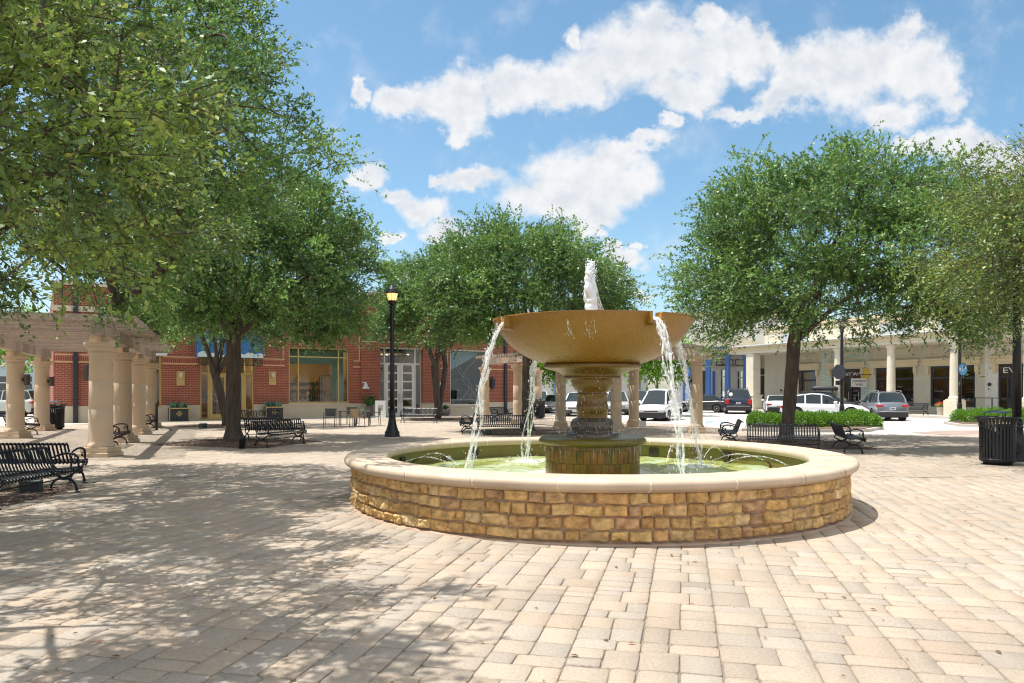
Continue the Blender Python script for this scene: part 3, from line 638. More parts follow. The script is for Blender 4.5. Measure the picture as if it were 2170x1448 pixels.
    for k in range(26):
        t0 = .15+.75*k/26; pts = []; rs = []
        x0, z0 = .06, 3.0+.55*(1-k/26); xe = .10+.36*(k/26)**.8
        for i in range(9):
            t = i/8; pts.append((x0+(xe-x0)*t+rr.uniform(-.006, .006), rr.uniform(-.02, .02)+.04, z0-(z0-2.70)*t**1.8)); rs.append(.007*(.5+rr.random()))
        q.tube(pts, rs, 4)
    q.build('water_fan', WAT, ftn, True)
    # drips from the bowl's collar and drum cap
    q = MB()
    for _ in range(900):
        a = rr.uniform(0, 6.283); k = rr.random()
        if k < .5: r_, z = rr.uniform(.5, .8), rr.uniform(1.05, 2.1)
        elif k < .75: r_, z = rr.uniform(.27, .5), rr.uniform(1.1, 1.95)
        else: r_, z = rr.uniform(.45, .85), abs(rr.gauss(0, .09))+1.0
        L = rr.uniform(.006, .03); w = rr.uniform(.0016, .0038); x_, y_ = r_*math.cos(a), r_*math.sin(a)
        q.sphere((x_, y_, z), w, 4, 3, (1, 1, L/w))
    for _ in range(110):                               # dribbles down the drum
        a = rr.uniform(0, 6.283); zt = rr.uniform(.80, .90); L = rr.uniform(.03, .22)
        q.tube([(.79*math.cos(a), .79*math.sin(a), zt), (.792*math.cos(a+.004), .792*math.sin(a+.004), zt-L*.5), (.79*math.cos(a), .79*math.sin(a), zt-L)], [.002, .003, .001], 4)
    q.build('water_drips', WAT, ftn, True)
    # splashes on the bowl's outside
    q = MB()
    for base_a in (262, 251):
        for _ in range(3):
            a = base_a+rr.uniform(-2.5, 2.5); pts = []; z0 = 2.80-rr.random()*.05
            for i in range(7):
                z = z0-i*.034; r_ = 1.645-(2.905-z)*.62+.012
                aa = R(a+rr.uniform(-.5, .5)+i*.25*(1 if _ else -1)); pts.append((r_*math.cos(aa), r_*math.sin(aa), z))
            q.tube(pts, [.004+rr.random()*.004 for _i in pts], 5)
            for _k in range(5): drop(q, Vector(pts[-1])+Vector((rr.gauss(0, .03), 0, rr.gauss(0, .03))), .006)
    q.build('water_splash', WAT, ftn, True)
    # basin jets: nozzles on the inner wall throwing thin arcs
    for (a0, h0, reach, sw) in ((33, .30, 1.15, .35), (14, .22, 1.35, .1), (-2, .22, 1.2, -.6), (52, .26, .8, .2), (160, .2, .8, .0), (172, .16, .9, .5)):
        a = R(a0); sx, sy = 3.33*math.cos(a), 3.33*math.sin(a); q = MB()
        q.tube([(sx, sy, .36), (sx*.995, sy*.995, .46), (sx*.975, sy*.975, .50), (sx*.955, sy*.955, .53)], [.018, .018, .016, .02], 7)
        q.sphere((sx, sy, .41), .032, 8, 6); q.build('nozzle', mat('nozzle', (.10, .075, .025), .5, .3), ftn, True)
        q = MB(); b = a+math.pi+sw; pts = []; rs = []
        ex, ey = sx*.955, sy*.955
        for i in range(19):
            t = i/18; pts.append((ex+math.cos(b)*reach*t+rr.gauss(0, .004), ey+math.sin(b)*reach*t+rr.gauss(0, .004), .53+4*h0*t*(1-t)*.85-.145*t)); rs.append(.006+.007*rr.random()*(.4+t))
        q.tube(pts, rs, 5)
        for _ in range(26):
            t = rr.uniform(.4, 1.02); drop(q, (ex+math.cos(b)*reach*t+rr.gauss(0, .02), ey+math.sin(b)*reach*t+rr.gauss(0, .02), .53+4*h0*t*(1-t)*.85-.145*t+rr.gauss(0, .02)), rr.uniform(.003, .008))
        q.build('arc_jet', WAT, ftn, True)
    q = MB(); q.sphere((-2.55, 2.15, .44), .05, 12, 8); q.build('pool_lamp', WHITE, ftn, True)
fountain()
# ================================================================ trees
def lump(d, ph):
    return 1+.10*np.sin(3.1*d[:, 0]+ph)*np.cos(2.7*d[:, 1]+ph*2)+.09*np.sin(5.3*d[:, 2]+4.1*d[:, 0]+ph*3)+.06*np.sin(9*d[:, 1]-7*d[:, 2]+ph)
def leaves(P, D, U, L, Wd, r, foldz=.25):
    # P base (n,3), D direction, U normal, L length, Wd half width -> kite quads
    n = len(P); S_ = np.cross(D, U); S_ /= np.linalg.norm(S_, axis=1, keepdims=True)+1e-9
    V_ = np.empty((n, 4, 3)); V_[:, 0] = P; V_[:, 2] = P+D*L[:, None]; mid = P+D*(L*.52)[:, None]+U*(Wd*foldz)[:, None]
    V_[:, 1] = mid+S_*Wd[:, None]; V_[:, 3] = mid-S_*Wd[:, None]
    return V_.reshape(-1, 3), np.arange(n*4).reshape(n, 4)
def unit(v): return v/(np.linalg.norm(v, axis=-1, keepdims=True)+1e-9)
def make_tree(name, label, cat, base, fork_h, tr, cc, rad, ntw, lpt, leaf, seed, lm=LEAF, group=None, stems=1, ncl=260, zmin=-.45, lean=(0, 0), twl=.55, openb=.5, limbs=7, droop=.25, shear=0., spread=.30):
    """base xy; cc crown centre; rad crown radii; ncl branch targets, ntw twigs per target, lpt leaves per twig, leaf (length, half width)"""
    r = np.random.default_rng(seed); rd = random.Random(seed)
    root = tag(empty(name, (base[0], base[1], 0)), label, cat, group)
    cc = np.array(cc, float)-np.array([base[0], base[1], 0]); rad = np.array(rad, float)
    d = unit(r.normal(0, 1, (ncl*3, 3))); d = d[d[:, 2] > zmin][:ncl]; n = len(d)
    k = (openb+(1-openb)*r.random(n)**.55)[:, None]*lump(d, seed)[:, None]
    k[r.random(n) < .06] *= 1.12
    T = cc+d*rad*k; T[:, 0] += shear*(T[:, 2]-cc[2])
    nodes = []; par = []
    def addn(p, q): nodes.append(np.array(p, float)); par.append(q); return len(nodes)-1
    i0 = addn((0, 0, -.05), -1); forks = []
    for s in range(stems):
        a = 6.28*s/max(stems, 1)+seed; off = (.0 if stems == 1 else .22); q = i0
        for t in (.15, .4, .7, 1):
            w = .03*tr*10
            q = addn((off*math.cos(a)*t*2.0+lean[0]*t+r.normal(0, w*.2), off*math.sin(a)*t*2.0+lean[1]*t+r.normal(0, w*.2), fork_h*t), q)
        forks.append(q)
    f0 = nodes[forks[0]]
    for k_ in range(limbs):
        a = 6.28*k_/limbs+r.uniform(-.3, .3); el = [25, 55, 35, 70, 30, 60, 80][k_ % 7]; q = forks[k_ % len(forks)]; p = nodes[q].copy()
        tgt = cc+np.array([math.cos(a)*math.cos(R(el)), math.sin(a)*math.cos(R(el)), math.sin(R(el))*1.1-.35])*rad*.55
        for t in (.25, .5, .75, 1): q = addn(p+(tgt-p)*t+r.normal(0, .12, 3)+np.array([0, 0, .25*math.sin(t*3.1)]), q)
    order = np.argsort(np.linalg.norm(T-f0, axis=1)); ends = []
    for t_ in order:
        tgt = T[t_]; A = np.array(nodes[4:]); dd = np.linalg.norm(A-tgt, axis=1)+.25*np.linalg.norm(A-f0, axis=1)*0
        q = int(np.argmin(dd))+4; p = nodes[q].copy(); L = np.linalg.norm(tgt-p); ns = max(1, int(L/.55))
        for j in range(1, ns+1):
            t = j/ns; q = addn(p+(tgt-p)*t+r.normal(0, .05, 3)*(1 if j < ns else 0)+np.array([0, 0, .12*L*math.sin(3.1*t)*.5]), q)
        ends.append(q)
    N = len(nodes); cnt = np.ones(N)
    for i in range(N-1, 0, -1): cnt[par[i]] += cnt[i]
    tips = np.array(nodes); ex = .52; rr = tr*(cnt/cnt[1])**ex; rr = np.maximum(rr, .012); rr[0] = tr*1.28
    q = MB(); child = {}
    for i in range(1, N): child.setdefault(par[i], []).append(i)
    # chains: follow the heaviest child
    stack = [(0, None)]; 
    while stack:
        i, pre = stack.pop(); chain = [i] if pre is None else [pre, i]
        while i in child:
            cs = sorted(child[i], key=lambda c: -cnt[c])
            for c in cs[1:]: stack.append((c, i))
            i = cs[0]; chain.append(i)
        rs = [rr[c] for c in chain]
        if pre is not None: rs[0] = min(rr[chain[0]], rs[1]*1.25)
        seg = 14 if rs[1] > .12 else (7 if rs[1] > .05 else 4)
        pts = [nodes[c] for c in chain]
        if rs[1] > .1 and pre is None and stems == 1:       # refine the trunk with flare
            p2 = []; r2 = []
            for a_, b_, ra, rb in zip(pts[:-1], pts[1:], rs[:-1], rs[1:]):
                for t in (0, .33, .66): p2.append(a_+(b_-a_)*t); r2.append(ra+(rb-ra)*t)
            p2.append(pts[-1]); r2.append(rs[-1])
            for i_, p_ in enumerate(p2):
                z = p_[2]; r2[i_] *= 1+.42*math.exp(-max(z, 0)*6)+.04*math.sin(z*7+seed)
            pts, rs = p2, r2
        q.tube(pts, rs, seg)
    E = tips[ends]; outd = unit(E-cc*np.array([1, 1, .8])); m = len(E)*ntw
    # twigs around every branch end, a few along the branches
    B = np.repeat(E, ntw, 0)+r.normal(0, spread, (m, 3))*np.array([1, 1, .8])
    od = np.repeat(outd, ntw, 0); TD = unit(od*.9+r.normal(0, .62, (m, 3))+np.array([0, 0, .12-droop*.5])); TL = twl*r.uniform(.5, 1.25, m)
    far = r.random(m) < .05; TL[far] *= 1.6
    tw = unit(np.cross(TD, r.normal(0, 1, (m, 3))))*.008; tb = B; te = B+TD*TL[:, None]
    tv = np.stack([tb+tw, tb-tw, te], 1).reshape(-1, 3)
    q.build('trunk', TRUNK, root, True)
    npmesh('twigs', tv, np.arange(len(tv)).reshape(-1, 3), TRUNK, root)
    t = (np.arange(lpt)+.5)/lpt; P = (B[:, None, :]+TD[:, None, :]*(TL[:, None]*t[None, :])[..., None]); P = P.reshape(-1, 3)
    P[:, 2] -= (np.repeat(TL, lpt)*np.tile(t, m)**2*droop)
    DD = np.repeat(TD, lpt, 0); n_ = len(P); D = unit(DD*.7+r.normal(0, .6, (n_, 3))+np.array([0, 0, -.05])); U = unit(r.normal(0, .75, (n_, 3))+np.array([0, 0, .8]))
    U = unit(U-D*np.sum(U*D, 1, keepdims=True)); sz = r.uniform(.5, 1.4, n_); L = leaf[0]*sz; Wd = leaf[1]*sz*r.uniform(.8, 1.2, n_)
    V_, F_ = leaves(P, D, U, L, Wd, r)
    c1 = np.clip(np.repeat(np.repeat(r.random(len(E)), ntw), lpt)*.7+r.random(n_)*.5-.1+.15*(np.repeat(TL, lpt)*0), 0, 1); c2 = r.random(n_)
    cols = np.stack([c1, c2, c1*0, c1*0+1], 1)
    npmesh('foliage', V_, F_, lm, root, cols)
    return root
TG = 'live oaks on the plaza'
make_tree('oak_tree', 'nearest overhanging oak with big pale green leaves at the upper left edge', 'tree', (-7.8, 4.9), 2.6, .16, (-6.85, 5.7, 5.0), (4.7, 4.6, 3.2), 38, 15, (.068, .0165), 11, LEAFB, TG, ncl=250, zmin=-.8, openb=.45, twl=.42, spread=.17)
make_tree('oak_tree', 'large oak at the left edge spreading over the two near benches', 'tree', (-10.0, 11.6), 2.5, .30, (-9.9, 12.4, 6.3), (5.4, 5.4, 4.0), 32, 15, (.075, .02), 12, LEAF, TG, ncl=460, zmin=-.7, openb=.5, twl=.5, shear=.42, spread=.22)
t3 = make_tree('oak_tree', 'broad oak with thick dark trunk in front of the gold framed doors', 'tree', (-9.5, 25.3), 3.6, .24, (-8.9, 25.6, 5.75), (4.1, 4.2, 3.25), 25, 16, (.10, .027), 13, LEAF, TG, ncl=400, zmin=-.72, openb=.45, twl=.55, spread=.24)
make_tree('oak_tree', 'thinner oak standing behind the broad oak by the gold door', 'tree', (-13.9, 36.3), 2.4, .2, (-14.2, 36.6, 5.4), (4.3, 3.4, 2.6), 18, 12, (.12, .035), 14, LEAF, TG, ncl=220, zmin=-.5, openb=.4, lean=(-.6, 0))
make_tree('oak_tree', 'small multi-stemmed oak beside the white framed shop doors', 'tree', (-4.5, 45.2), 3.2, .17, (-4.6, 45.2, 6.9), (3.7, 3.4, 3.3), 26, 13, (.13, .036), 15, LEAF, TG, ncl=240, zmin=-.65, stems=3, openb=.4)
make_tree('oak_tree', 'oak rising directly behind the fountain bowl', 'tree', (.66, 31.8), 3.6, .24, (.4, 31.8, 6.0), (4.2, 4.0, 2.9), 28, 15, (.105, .029), 16, LEAF, TG, ncl=330, zmin=-.75, openb=.42, twl=.7)
make_tree('oak_tree', 'wide oak right of the fountain above the slatted bench', 'tree', (9.1, 24.6), 3.3, .215, (11.0, 24.8, 5.8), (5.7, 4.8, 3.6), 26, 16, (.095, .026), 17, LEAF, TG, ncl=480, zmin=-.62, openb=.45, twl=.6, lean=(.25, 0))
make_tree('oak_tree', 'oak with drooping olive branches hanging in at the right edge', 'tree', (14.8, 15.6), 2.6, .18, (14.2, 15.7, 4.9), (4.5, 4.5, 2.7), 28, 15, (.08, .017), 18, LEAFB, TG, ncl=300, zmin=-.6, openb=.5, twl=.9, droop=.5)
LG = 'small bright green street trees'
def street_tree(x, y, rr, h, sd, label):
    return make_tree('street_tree', label, 'tree', (x, y), h*.45, .08, (x, y, h*.72), (rr, rr, h*.33), 14, 12, (.16, .055), sd, LEAFL, LG, ncl=90, zmin=-.7, openb=.3, limbs=4)
street_tree(10.2, 52, 2.2, 5.2, 31, 'lime green street tree behind the white van')
street_tree(2.2, 60, 2.2, 5.0, 32, 'lime green street tree seen left of the fountain pedestal')
street_tree(-34.5, 56, 3.4, 7.5, 33, 'bright green tree behind the leftmost pergola columns')
street_tree(-41.5, 62, 3.6, 8.0, 34, 'bright green tree at the far left edge behind the parked cars')
# ---------------------------------------------------------------- hedges
def hedge(pts, h, w, n, label, seed):
    r = np.random.default_rng(seed); rd = random.Random(seed)
    root = tag(empty('hedge', (*pts[0], 0)), label, 'hedge', 'clipped hedges by the street')
    P = np.array(pts)-np.array(pts[0]); seg = np.linalg.norm(P[1:]-P[:-1], axis=1); cum = np.concatenate([[0], np.cumsum(seg)]); tot = cum[-1]
    s = r.uniform(-.35, tot+.35, n); X = np.interp(s, cum, P[:, 0]); Y = np.interp(s, cum, P[:, 1])
    th = r.uniform(0, math.pi, n); k = r.uniform(.72, 1.05, n); e = np.clip(np.minimum(s+.4, tot+.4-s)/.6, .25, 1)**.5
    lum = 1+.10*np.sin(s*3.1+seed)+.08*np.sin(s*7+1)
    d = (P[-1]-P[0])/np.linalg.norm(P[-1]-P[0]); nx, ny = -d[1], d[0]
    off = np.cos(th)*w/2*k*lum*e; z = .06+np.abs(np.sin(th))**.7*h*k*lum*e
    B = np.stack([X+nx*off, Y+ny*off, z], 1)+r.normal(0, .03, (n, 3)); B[:, 2] = np.maximum(B[:, 2], .03)
    out = unit(np.stack([nx*np.cos(th), ny*np.cos(th), np.abs(np.sin(th))+.15], 1)); D = unit(out+r.normal(0, .55, (n, 3))); U = unit(r.normal(0, .7, (n, 3))+np.array([0, 0, .7])); U = unit(U-D*np.sum(U*D, 1, keepdims=True))
    V_, F_ = leaves(B, D, U, r.uniform(.05, .10, n), r.uniform(.016, .032, n), r)
    npmesh('foliage', V_, F_, SHRUB, root, np.stack([r.random(n), r.random(n), k*0, k*0+1], 1))
    q = MB()
    for i in range(26):
        t = rd.uniform(0, tot); x = float(np.interp(t, cum, P[:, 0])); y = float(np.interp(t, cum, P[:, 1])); q.tube([(x, y, -.02), (x+rd.uniform(-.2, .2), y+rd.uniform(-.2, .2), h*.7)], .012, 4)
    q.build('stems', TRUNK, root)
    return root
hedge([gp(1592, 909.5), gp(1735, 909.5)], .64, 1.5, 14000, 'clipped hedge behind the slatted bench and oak trunk', 1)
hedge([gp(1735, 908.5), gp(1850, 907.5)], .66, 1.7, 12500, 'clipped hedge in front of the white car bonnet', 2)
hedge([gp(2032, 899), gp(2210, 899)], .68, 1.9, 14000, 'clipped hedge behind the litter bin at the right edge', 3)
def island(pts, label):
    q = MB(); q.prism(pts, -.03, .10); o = q.build('kerb_island', CONCD); tag(o, kind='structure')
    c = np.mean(np.array(pts), 0); q = MB(); q.prism([tuple(c+(np.array(p)-c)*.93) for p in pts], .06, .125); tag(q.build('soil', MULCH), kind='structure')
island([gp(1572, 913), gp(1700, 915.5), gp(1840, 914.5), gp(1872, 908), gp(1850, 900), gp(1600, 900)], '')
island([gp(2000, 897.5), gp(2030, 903), gp(2100, 906), gp(2260, 906), gp(2260, 889), gp(2020, 891)], '')
# ================================================================ benches
BP = [(-.27,.345),(-.305,.36),(-.325,.395),(-.31,.43),(-.265,.445),(-.15,.43),(0,.415),(.09,.412),(.15,.43),(.185,.475),(.215,.55),(.25,.64),(.275,.71),(.295,.765),(.325,.795),(.36,.785),(.372,.755)]
def make_bench(L=1.86):
    root = empty('park_bench')
    def straps(name, prof, n=25):
        q = MB(); w = .038; th = .006
        for i in range(n):
            x = -L/2+.05+(L-.1)*i/(n-1); vs = []; m = len(prof)
            for k, (y, z) in enumerate(prof):
                a = prof[max(k-1, 0)]; b = prof[min(k+1, m-1)]; t = Vector((b[0]-a[0], b[1]-a[1])).normalized(); nx, nz = -t.y*th/2, t.x*th/2
                vs += [(x-w/2, y+nx, z+nz), (x+w/2, y+nx, z+nz), (x+w/2, y-nx, z-nz), (x-w/2, y-nx, z-nz)]
            fs = [(4*k+a, 4*k+(a+1) % 4, 4*k+4+(a+1) % 4, 4*k+4+a) for k in range(m-1) for a in range(4)]+[(3, 2, 1, 0), (4*m-4, 4*m-3, 4*m-2, 4*m-1)]
            q.add(vs, fs)
        return q.build(name, BENCHM, root)
    straps('seat', BP[:9]); straps('backrest', BP[8:])
    for (y, z, r_) in ((-.285, .385, .016), (.165, .42, .016), (.325, .765, .016)):
        q = MB(); q.tube([(-L/2, y, z), (L/2, y, z)], r_, 8); q.build('rail', BENCHM, root, True)
    q = MB(); q.tube([(-L/2, 0, .235), (L/2, 0, .235)], .013, 6); q.build('stretcher', BENCHM, root, True)
    for sx in (-1, 1):
        x = sx*(L/2+.015); q = MB()
        q.tube([(x, y, z-.01) for y, z in BP], [.017]*len(BP), 7)
        def arc(cy, cz, r_, a0, a1, n=10): return [(x, cy+r_*math.cos(R(a0+(a1-a0)*i/n)), cz+r_*math.sin(R(a0+(a1-a0)*i/n))) for i in range(n+1)]
        q.tube([(x, .235, .60), (x, .17, .605), (x, .10, .635), (x, 0, .665), (x, -.10, .672), (x, -.19, .655), (x, -.245, .61), (x, -.262, .55), (x, -.255, .49), (x, -.27, .44)], [.015, .015, .018, .02, .021, .021, .021, .019, .018, .018], 8)
        q.tube(arc(-.19, .535, .045, -30, 250), .011, 6); q.tube(arc(.12, .52, .05, 200, -60), .010, 6)
        q.sphere((x, -.165, .53), .022, 8, 6); q.sphere((x, -.315, .43), .026, 8, 6)
        q.build('armrest', BENCHM, root, True)
        for sy in (-1, 1):
            q = MB(); q.tube([(x, sy*.27 if sy < 0 else .17, .40), (x, sy*.20, .345), (x, sy*.11, .285), (x, sy*.02, .25)], .019, 7)
            q.tube([(x, 0, .235), (x, sy*.08, .235), (x, sy*.15, .205), (x, sy*.20, .15), (x, sy*.225, .085), (x, sy*.23, .03)], [.026, .022, .022, .021, .02, .022], 8)
            q.sphere((x, sy*.23, .055), .032, 8, 6); q.lathe([(.05, 0), (.05, .012), (.02, .02)], 10, x, sy*.245); q.build('leg', BENCHM, root, True)
    return root
bproto = make_bench(); used = [False]
def bench(a, b, face, label):
    """a,b ground points under the two ends, face = point it looks toward"""
    c = ((a[0]+b[0])/2, (a[1]+b[1])/2); dx, dy = b[0]-a[0], b[1]-a[1]; n = (dy, -dx)
    if n[0]*face[0]+n[1]*face[1] < 0: n = (-n[0], -n[1])
    ang = math.atan2(n[1], n[0])+math.pi/2
    o = copy_tree(bproto) if used[0] else bproto; used[0] = True
    o.location = (c[0], c[1], 0.0); o.rotation_euler = (0, 0, ang)
    tag(o, label, 'bench', 'black slatted park benches'); return o
bench((-7.72, 12.72), (-7.78, 10.9), (1, 0), 'nearest black bench at the left edge facing the fountain')
bench((-8.15, 13.85), (-10.0, 13.85), (0, 1), 'black bench at the left edge turned away behind the nearest one')
bench((-7.75, 22.5), (-7.0, 24.7), (1, -.2), 'black bench on the right side of the broad oak trunk')
bench((-9.1, 25.7), (-7.4, 25.8), (0, 1), 'black bench facing away behind the broad oak trunk')
bench((-13.4, 36.5), (-11.65, 36.7), (0, -1), 'black bench between the broad oak and the right planter box')
bench((-5.9, 40.4), (-4.2, 40.0), (0, -1), 'black bench under the small oak right of the lamp post')
bench((-1.3, 28.6), (.55, 28.8), (0, -1), 'black bench behind the left water stream of the fountain')
bench((-1.75, 29.6), (-1.9, 31.4), (-1, 0), 'black bench seen end on behind the left water stream')
bench((-1.0, 42.4), (-.1, 43.9), (1, -.3), 'distant black bench near the brick building downspout')
bench((6.85, 23.2), (7.3, 25.0), (-1, .1), 'black bench seen end on right of the fountain water')
bench((6.75, 21.3), (8.6, 20.7), (0, -1), 'long black bench in front of the right oak trunk')
bench((9.45, 20.5), (9.95, 22.4), (1, -.2), 'black bench right of the oak facing the litter bin')
sb = bench((26.5, 50.6), (27.3, 48.9), (-1, -.4), 'black bench on the pavement before the beige shop'); sb.location.z = .12
bench((-19.0, 29.2), (-20.4, 30.2), (.5, 1), 'black bench between the outer columns of the left pergola')
bench((-12.75, 24.0), (-12.15, 22.4), (1, .3), 'black bench behind the nearest left pergola column')
bench((-16.5, 33.6), (-15.9, 32.0), (1, .3), 'black bench by the farthest inner column of the left pergola')
# ================================================================ litter bins
def make_bin():
    r_ = empty('litter_bin'); q = MB(); q.lathe([(.30, 0), (.30, .06), (.345, .07), (.345, .12)], 28); q.build('base', BLK, r_, True)
    q = MB(); N = 32
    for i in range(N):
        a = 2*math.pi*i/N; mt = Matrix.Rotation(a, 4, 'Z'); pr = [(.365, .09), (.37, .5), (.375, .93), (.385, 1.0), (.415, 1.06), (.455, 1.105), (.47, 1.11)]
        w = .022; vs = []
        for (x, z) in pr:
            vs += [mt @ Vector((x, -w, z)), mt @ Vector((x, w, z)), mt @ Vector((x-.009, w, z)), mt @ Vector((x-.009, -w, z))]
        q.add(vs, [(4*k+b, 4*k+(b+1) % 4, 4*k+4+(b+1) % 4, 4*k+4+b) for k in range(len(pr)-1) for b in range(4)])
    q.build('slats', BLK, r_)
    for (z, ra) in ((.13, .37), (.93, .38), (1.11, .465)):
        q = MB(); q.lathe([(ra-.016, z-.02), (ra+.006, z-.02), (ra+.006, z+.02), (ra-.016, z+.02), (ra-.016, z-.02)], 40, cap=False); q.build('hoop', BLK, r_, True)
    q = MB(); q.lathe([(.325, .08), (.33, .95), (.318, .95), (.315, .1)], 28, cap=False); q.build('liner', mat('liner', (.012, .012, .013), .5), r_, True)
    q = MB(); q.lathe([(.0, 1.285), (.10, 1.28), (.20, 1.262), (.28, 1.235), (.285, 1.222), (.2, 1.245), (.0, 1.262)], 32, cap=False); o = q.build('lid', mat('bin_lid', (.05, .09, .14), .35, spec=.6), r_, True)
    q = MB()
    for a in (20, 140, 260): c, s = math.cos(R(a)), math.sin(R(a)); q.tube([(.36*c, .36*s, 1.0), (.27*c, .27*s, 1.10), (.27*c, .27*s, 1.24)], .012, 6)
    q.build('lid_support', BLK, r_, True); return r_
b0 = make_bin()
for i, (x, y, lb) in enumerate(((11.5, 17.55, 'tall black slatted litter bin by the right lamp post'), (-20.6, 33.4, 'black litter bin behind the outer left pergola column'), (1.7, 46.5, 'black litter bin left of the fountain pedestal in the distance'))):
    o = b0 if i == 0 else copy_tree(b0); o.location = (x, y, 0); o.rotation_euler.z = .3*i; tag(o, lb, 'litter bin', 'black slatted litter bins')
# ================================================================ lamp posts
LAMPGL = mat('lamp_glass', (.9, .62, .35), .35, emit=(1, .42, .14, .9))
def make_lamp(shaft=.085, conc=True):
    r_ = empty('lamp_post')
    if conc:
        q = MB(); q.lathe([(.34, -.01), (.34, .05), (.33, .06)], 32); q.build('footing', CONCD, r_, True)
    z = .05
    q = MB(); q.lathe([(.285, z), (.285, z+.05), (.27, z+.08), (.27, z+.18), (.245, z+.22), (.215, z+.24), (.215, z+.28), (.20, z+.32), (.16, z+.46), (.135, z+.62), (.12, z+.78), (.125, z+.80), (.125, z+.84), (.11, z+.86), (.12, z+.89), (.13, z+.92), (.12, z+.95), (.10, z+.97)], 32, flute=(z+.3, z+.79, .90)); q.build('base', BLK, r_, True)
    q = MB(); q.lathe([(shaft*1.1, z+.95), (shaft, 2.5), (shaft*.88, 4.70), (.075, 4.75), (.115, 4.80), (.12, 4.84), (.085, 4.87), (.08, 4.9)], 24, flute=(1.02, 4.68, .93)); q.build('pole', BLK, r_, True)
    q = MB(); q.lathe([(.075, 4.88), (.13, 4.93), (.145, 5.0), (.14, 5.06)], 20); q.build('collar', BLK, r_, True)
    q = MB(); q.lathe([(.135, 5.04), (.165, 5.15), (.19, 5.25), (.205, 5.32)], 24); gl = q.build('globe', LAMPGL, r_, True)
    q = MB()
    for k in range(8):
        a = 2*math.pi*k/8; q.tube([(rr_*math.cos(a), rr_*math.sin(a), zz) for rr_, zz in ((.14, 5.04), (.172, 5.15), (.197, 5.25), (.213, 5.33))], .006, 4)
    q.build('cage', BLK, gl)
    q = MB(); q.lathe([(.225, 5.31), (.235, 5.33), (.235, 5.37), (.205, 5.385), (.205, 5.42), (.185, 5.46), (.14, 5.52), (.105, 5.545), (.10, 5.575), (.06, 5.60), (.025, 5.62), (.03, 5.65), (.008, 5.70)], 28); q.build('cap', BLK, r_, True)
    return r_
l0 = make_lamp(); LGp = 'black acorn lamp posts'
l0.location = (-4.40, 27.2, 0); tag(l0, 'black lamp post with glowing orange lantern left of the fountain', 'lamp post', LGp)
l1 = copy_tree(l0); l1.location = (12.2, 17.9, 0); l1.scale = (1.08, 1.08, 1); tag(l1, 'black fluted lamp post beside the tall litter bin at the right edge', 'lamp post', LGp)
l2 = copy_tree(l0); l2.location = (24.9, 41.2, 0.02); tag(l2, 'dark lamp post carrying the round blue parking sign', 'lamp post', LGp)
l3 = copy_tree(l0); l3.location = (17.1, 38.4, 0.0); tag(l3, 'dark lamp post carrying the stop sign in front of the white car', 'lamp post', LGp)
LAMPOFF = mat('lamp_glass_unlit', (.55, .50, .42), .25)
for lo_ in (l1, l2, l3):
    for ch in lo_.children:
        if ch.name.startswith('globe'): ch.data = ch.data.copy(); ch.data.materials.clear(); ch.data.materials.append(LAMPOFF)
# round parking sign
pb = mat('sign_blue', (.05, .25, .50), .4); o = tag(empty('parking_sign', (24.95, 41.02, 2.92)), 'round blue sign with a white P and small arrow on the lamp post', 'sign')
q = MB(); mt = Matrix.Rotation(R(90), 4, 'X')
for (ra, y0, y1, mm, nm) in ((.30, -.02, .02, DARK, 'rim'), (.275, -.03, -.021, pb, 'face')):
    q = MB(); q.slab([(ra*math.cos(2*math.pi*k/36)*.86, ra*math.sin(2*math.pi*k/36)*1.15) for k in range(36)], y0, y1); q.build(nm, mm, o)
text('lettering', 'P', .42, WHITE, o, (.05, -.035, 0)); 
q = MB(); q.slab([(-.17, -.10), (-.14, -.10), (-.14, .0), (-.10, .0), (-.155, .10), (-.21, .0), (-.17, .0)], -.036, -.031); q.build('arrow', WHITE, o)
# stop sign back
o = tag(empty('stop_sign', (16.86, 38.2, 2.72), R(-58)), 'back of an octagonal stop sign with a small plate below on the lamp post', 'sign')
q = MB(); q.slab([(.40*math.cos(R(22.5+45*k)), .40*math.sin(R(22.5+45*k))) for k in range(8)], -.01, .01); q.build('panel', mat('sign_back', (.025, .03, .045), .6), o)
q = MB(); q.bbox(-.2, .12, -.012, .012, -.68, -.46, .008); q.build('plate', BLK, o)
# ================================================================ pergolas
def column(parent, x, y, r_, lab=None):
    k = r_/.29; q = MB(); q.bbox(x-.40*k, x+.40*k, y-.40*k, y+.40*k, 0, .11, .01); q.bbox(x-.36*k, x+.36*k, y-.36*k, y+.36*k, .112, .25, .008)
    c = MB(); c.lathe([(.345*k, .25), (.35*k, .28), (.345*k, .31), (.315*k, .345), (.295*k, .38), (.29*k, .42), (.292*k, 1.0), (.290*k, 1.25), (.288*k, 1.253), (.288*k, 1.257), (.290*k, 1.26), (.285*k, 2.0), (.283*k, 2.003), (.283*k, 2.007), (.285*k, 2.01), (.272*k, 2.70), (.285*k, 2.71), (.31*k, 2.73), (.31*k, 2.76), (.285*k, 2.775), (.29*k, 2.80), (.33*k, 2.86), (.375*k, 2.91)], 36, x, y)
    a = c.build('column', LSTONE, parent, True); q.build('plinth', LSTONE, a)
    q = MB(); q.lathe([(.375*k, 2.91), (.40*k, 2.925), (.405*k, 2.96), (.415*k, 2.965), (.415*k, 3.03)], 36, x, y); q.box(x-.2*k, x+.12*k, y-.2*k, y+.2*k, 3.032, 3.2); q.build('capital', LSTONE, a)
    return a
def wcol(): k = random.uniform(.72, 1.2); return (.45*k, .37*k, .31*k, 1)
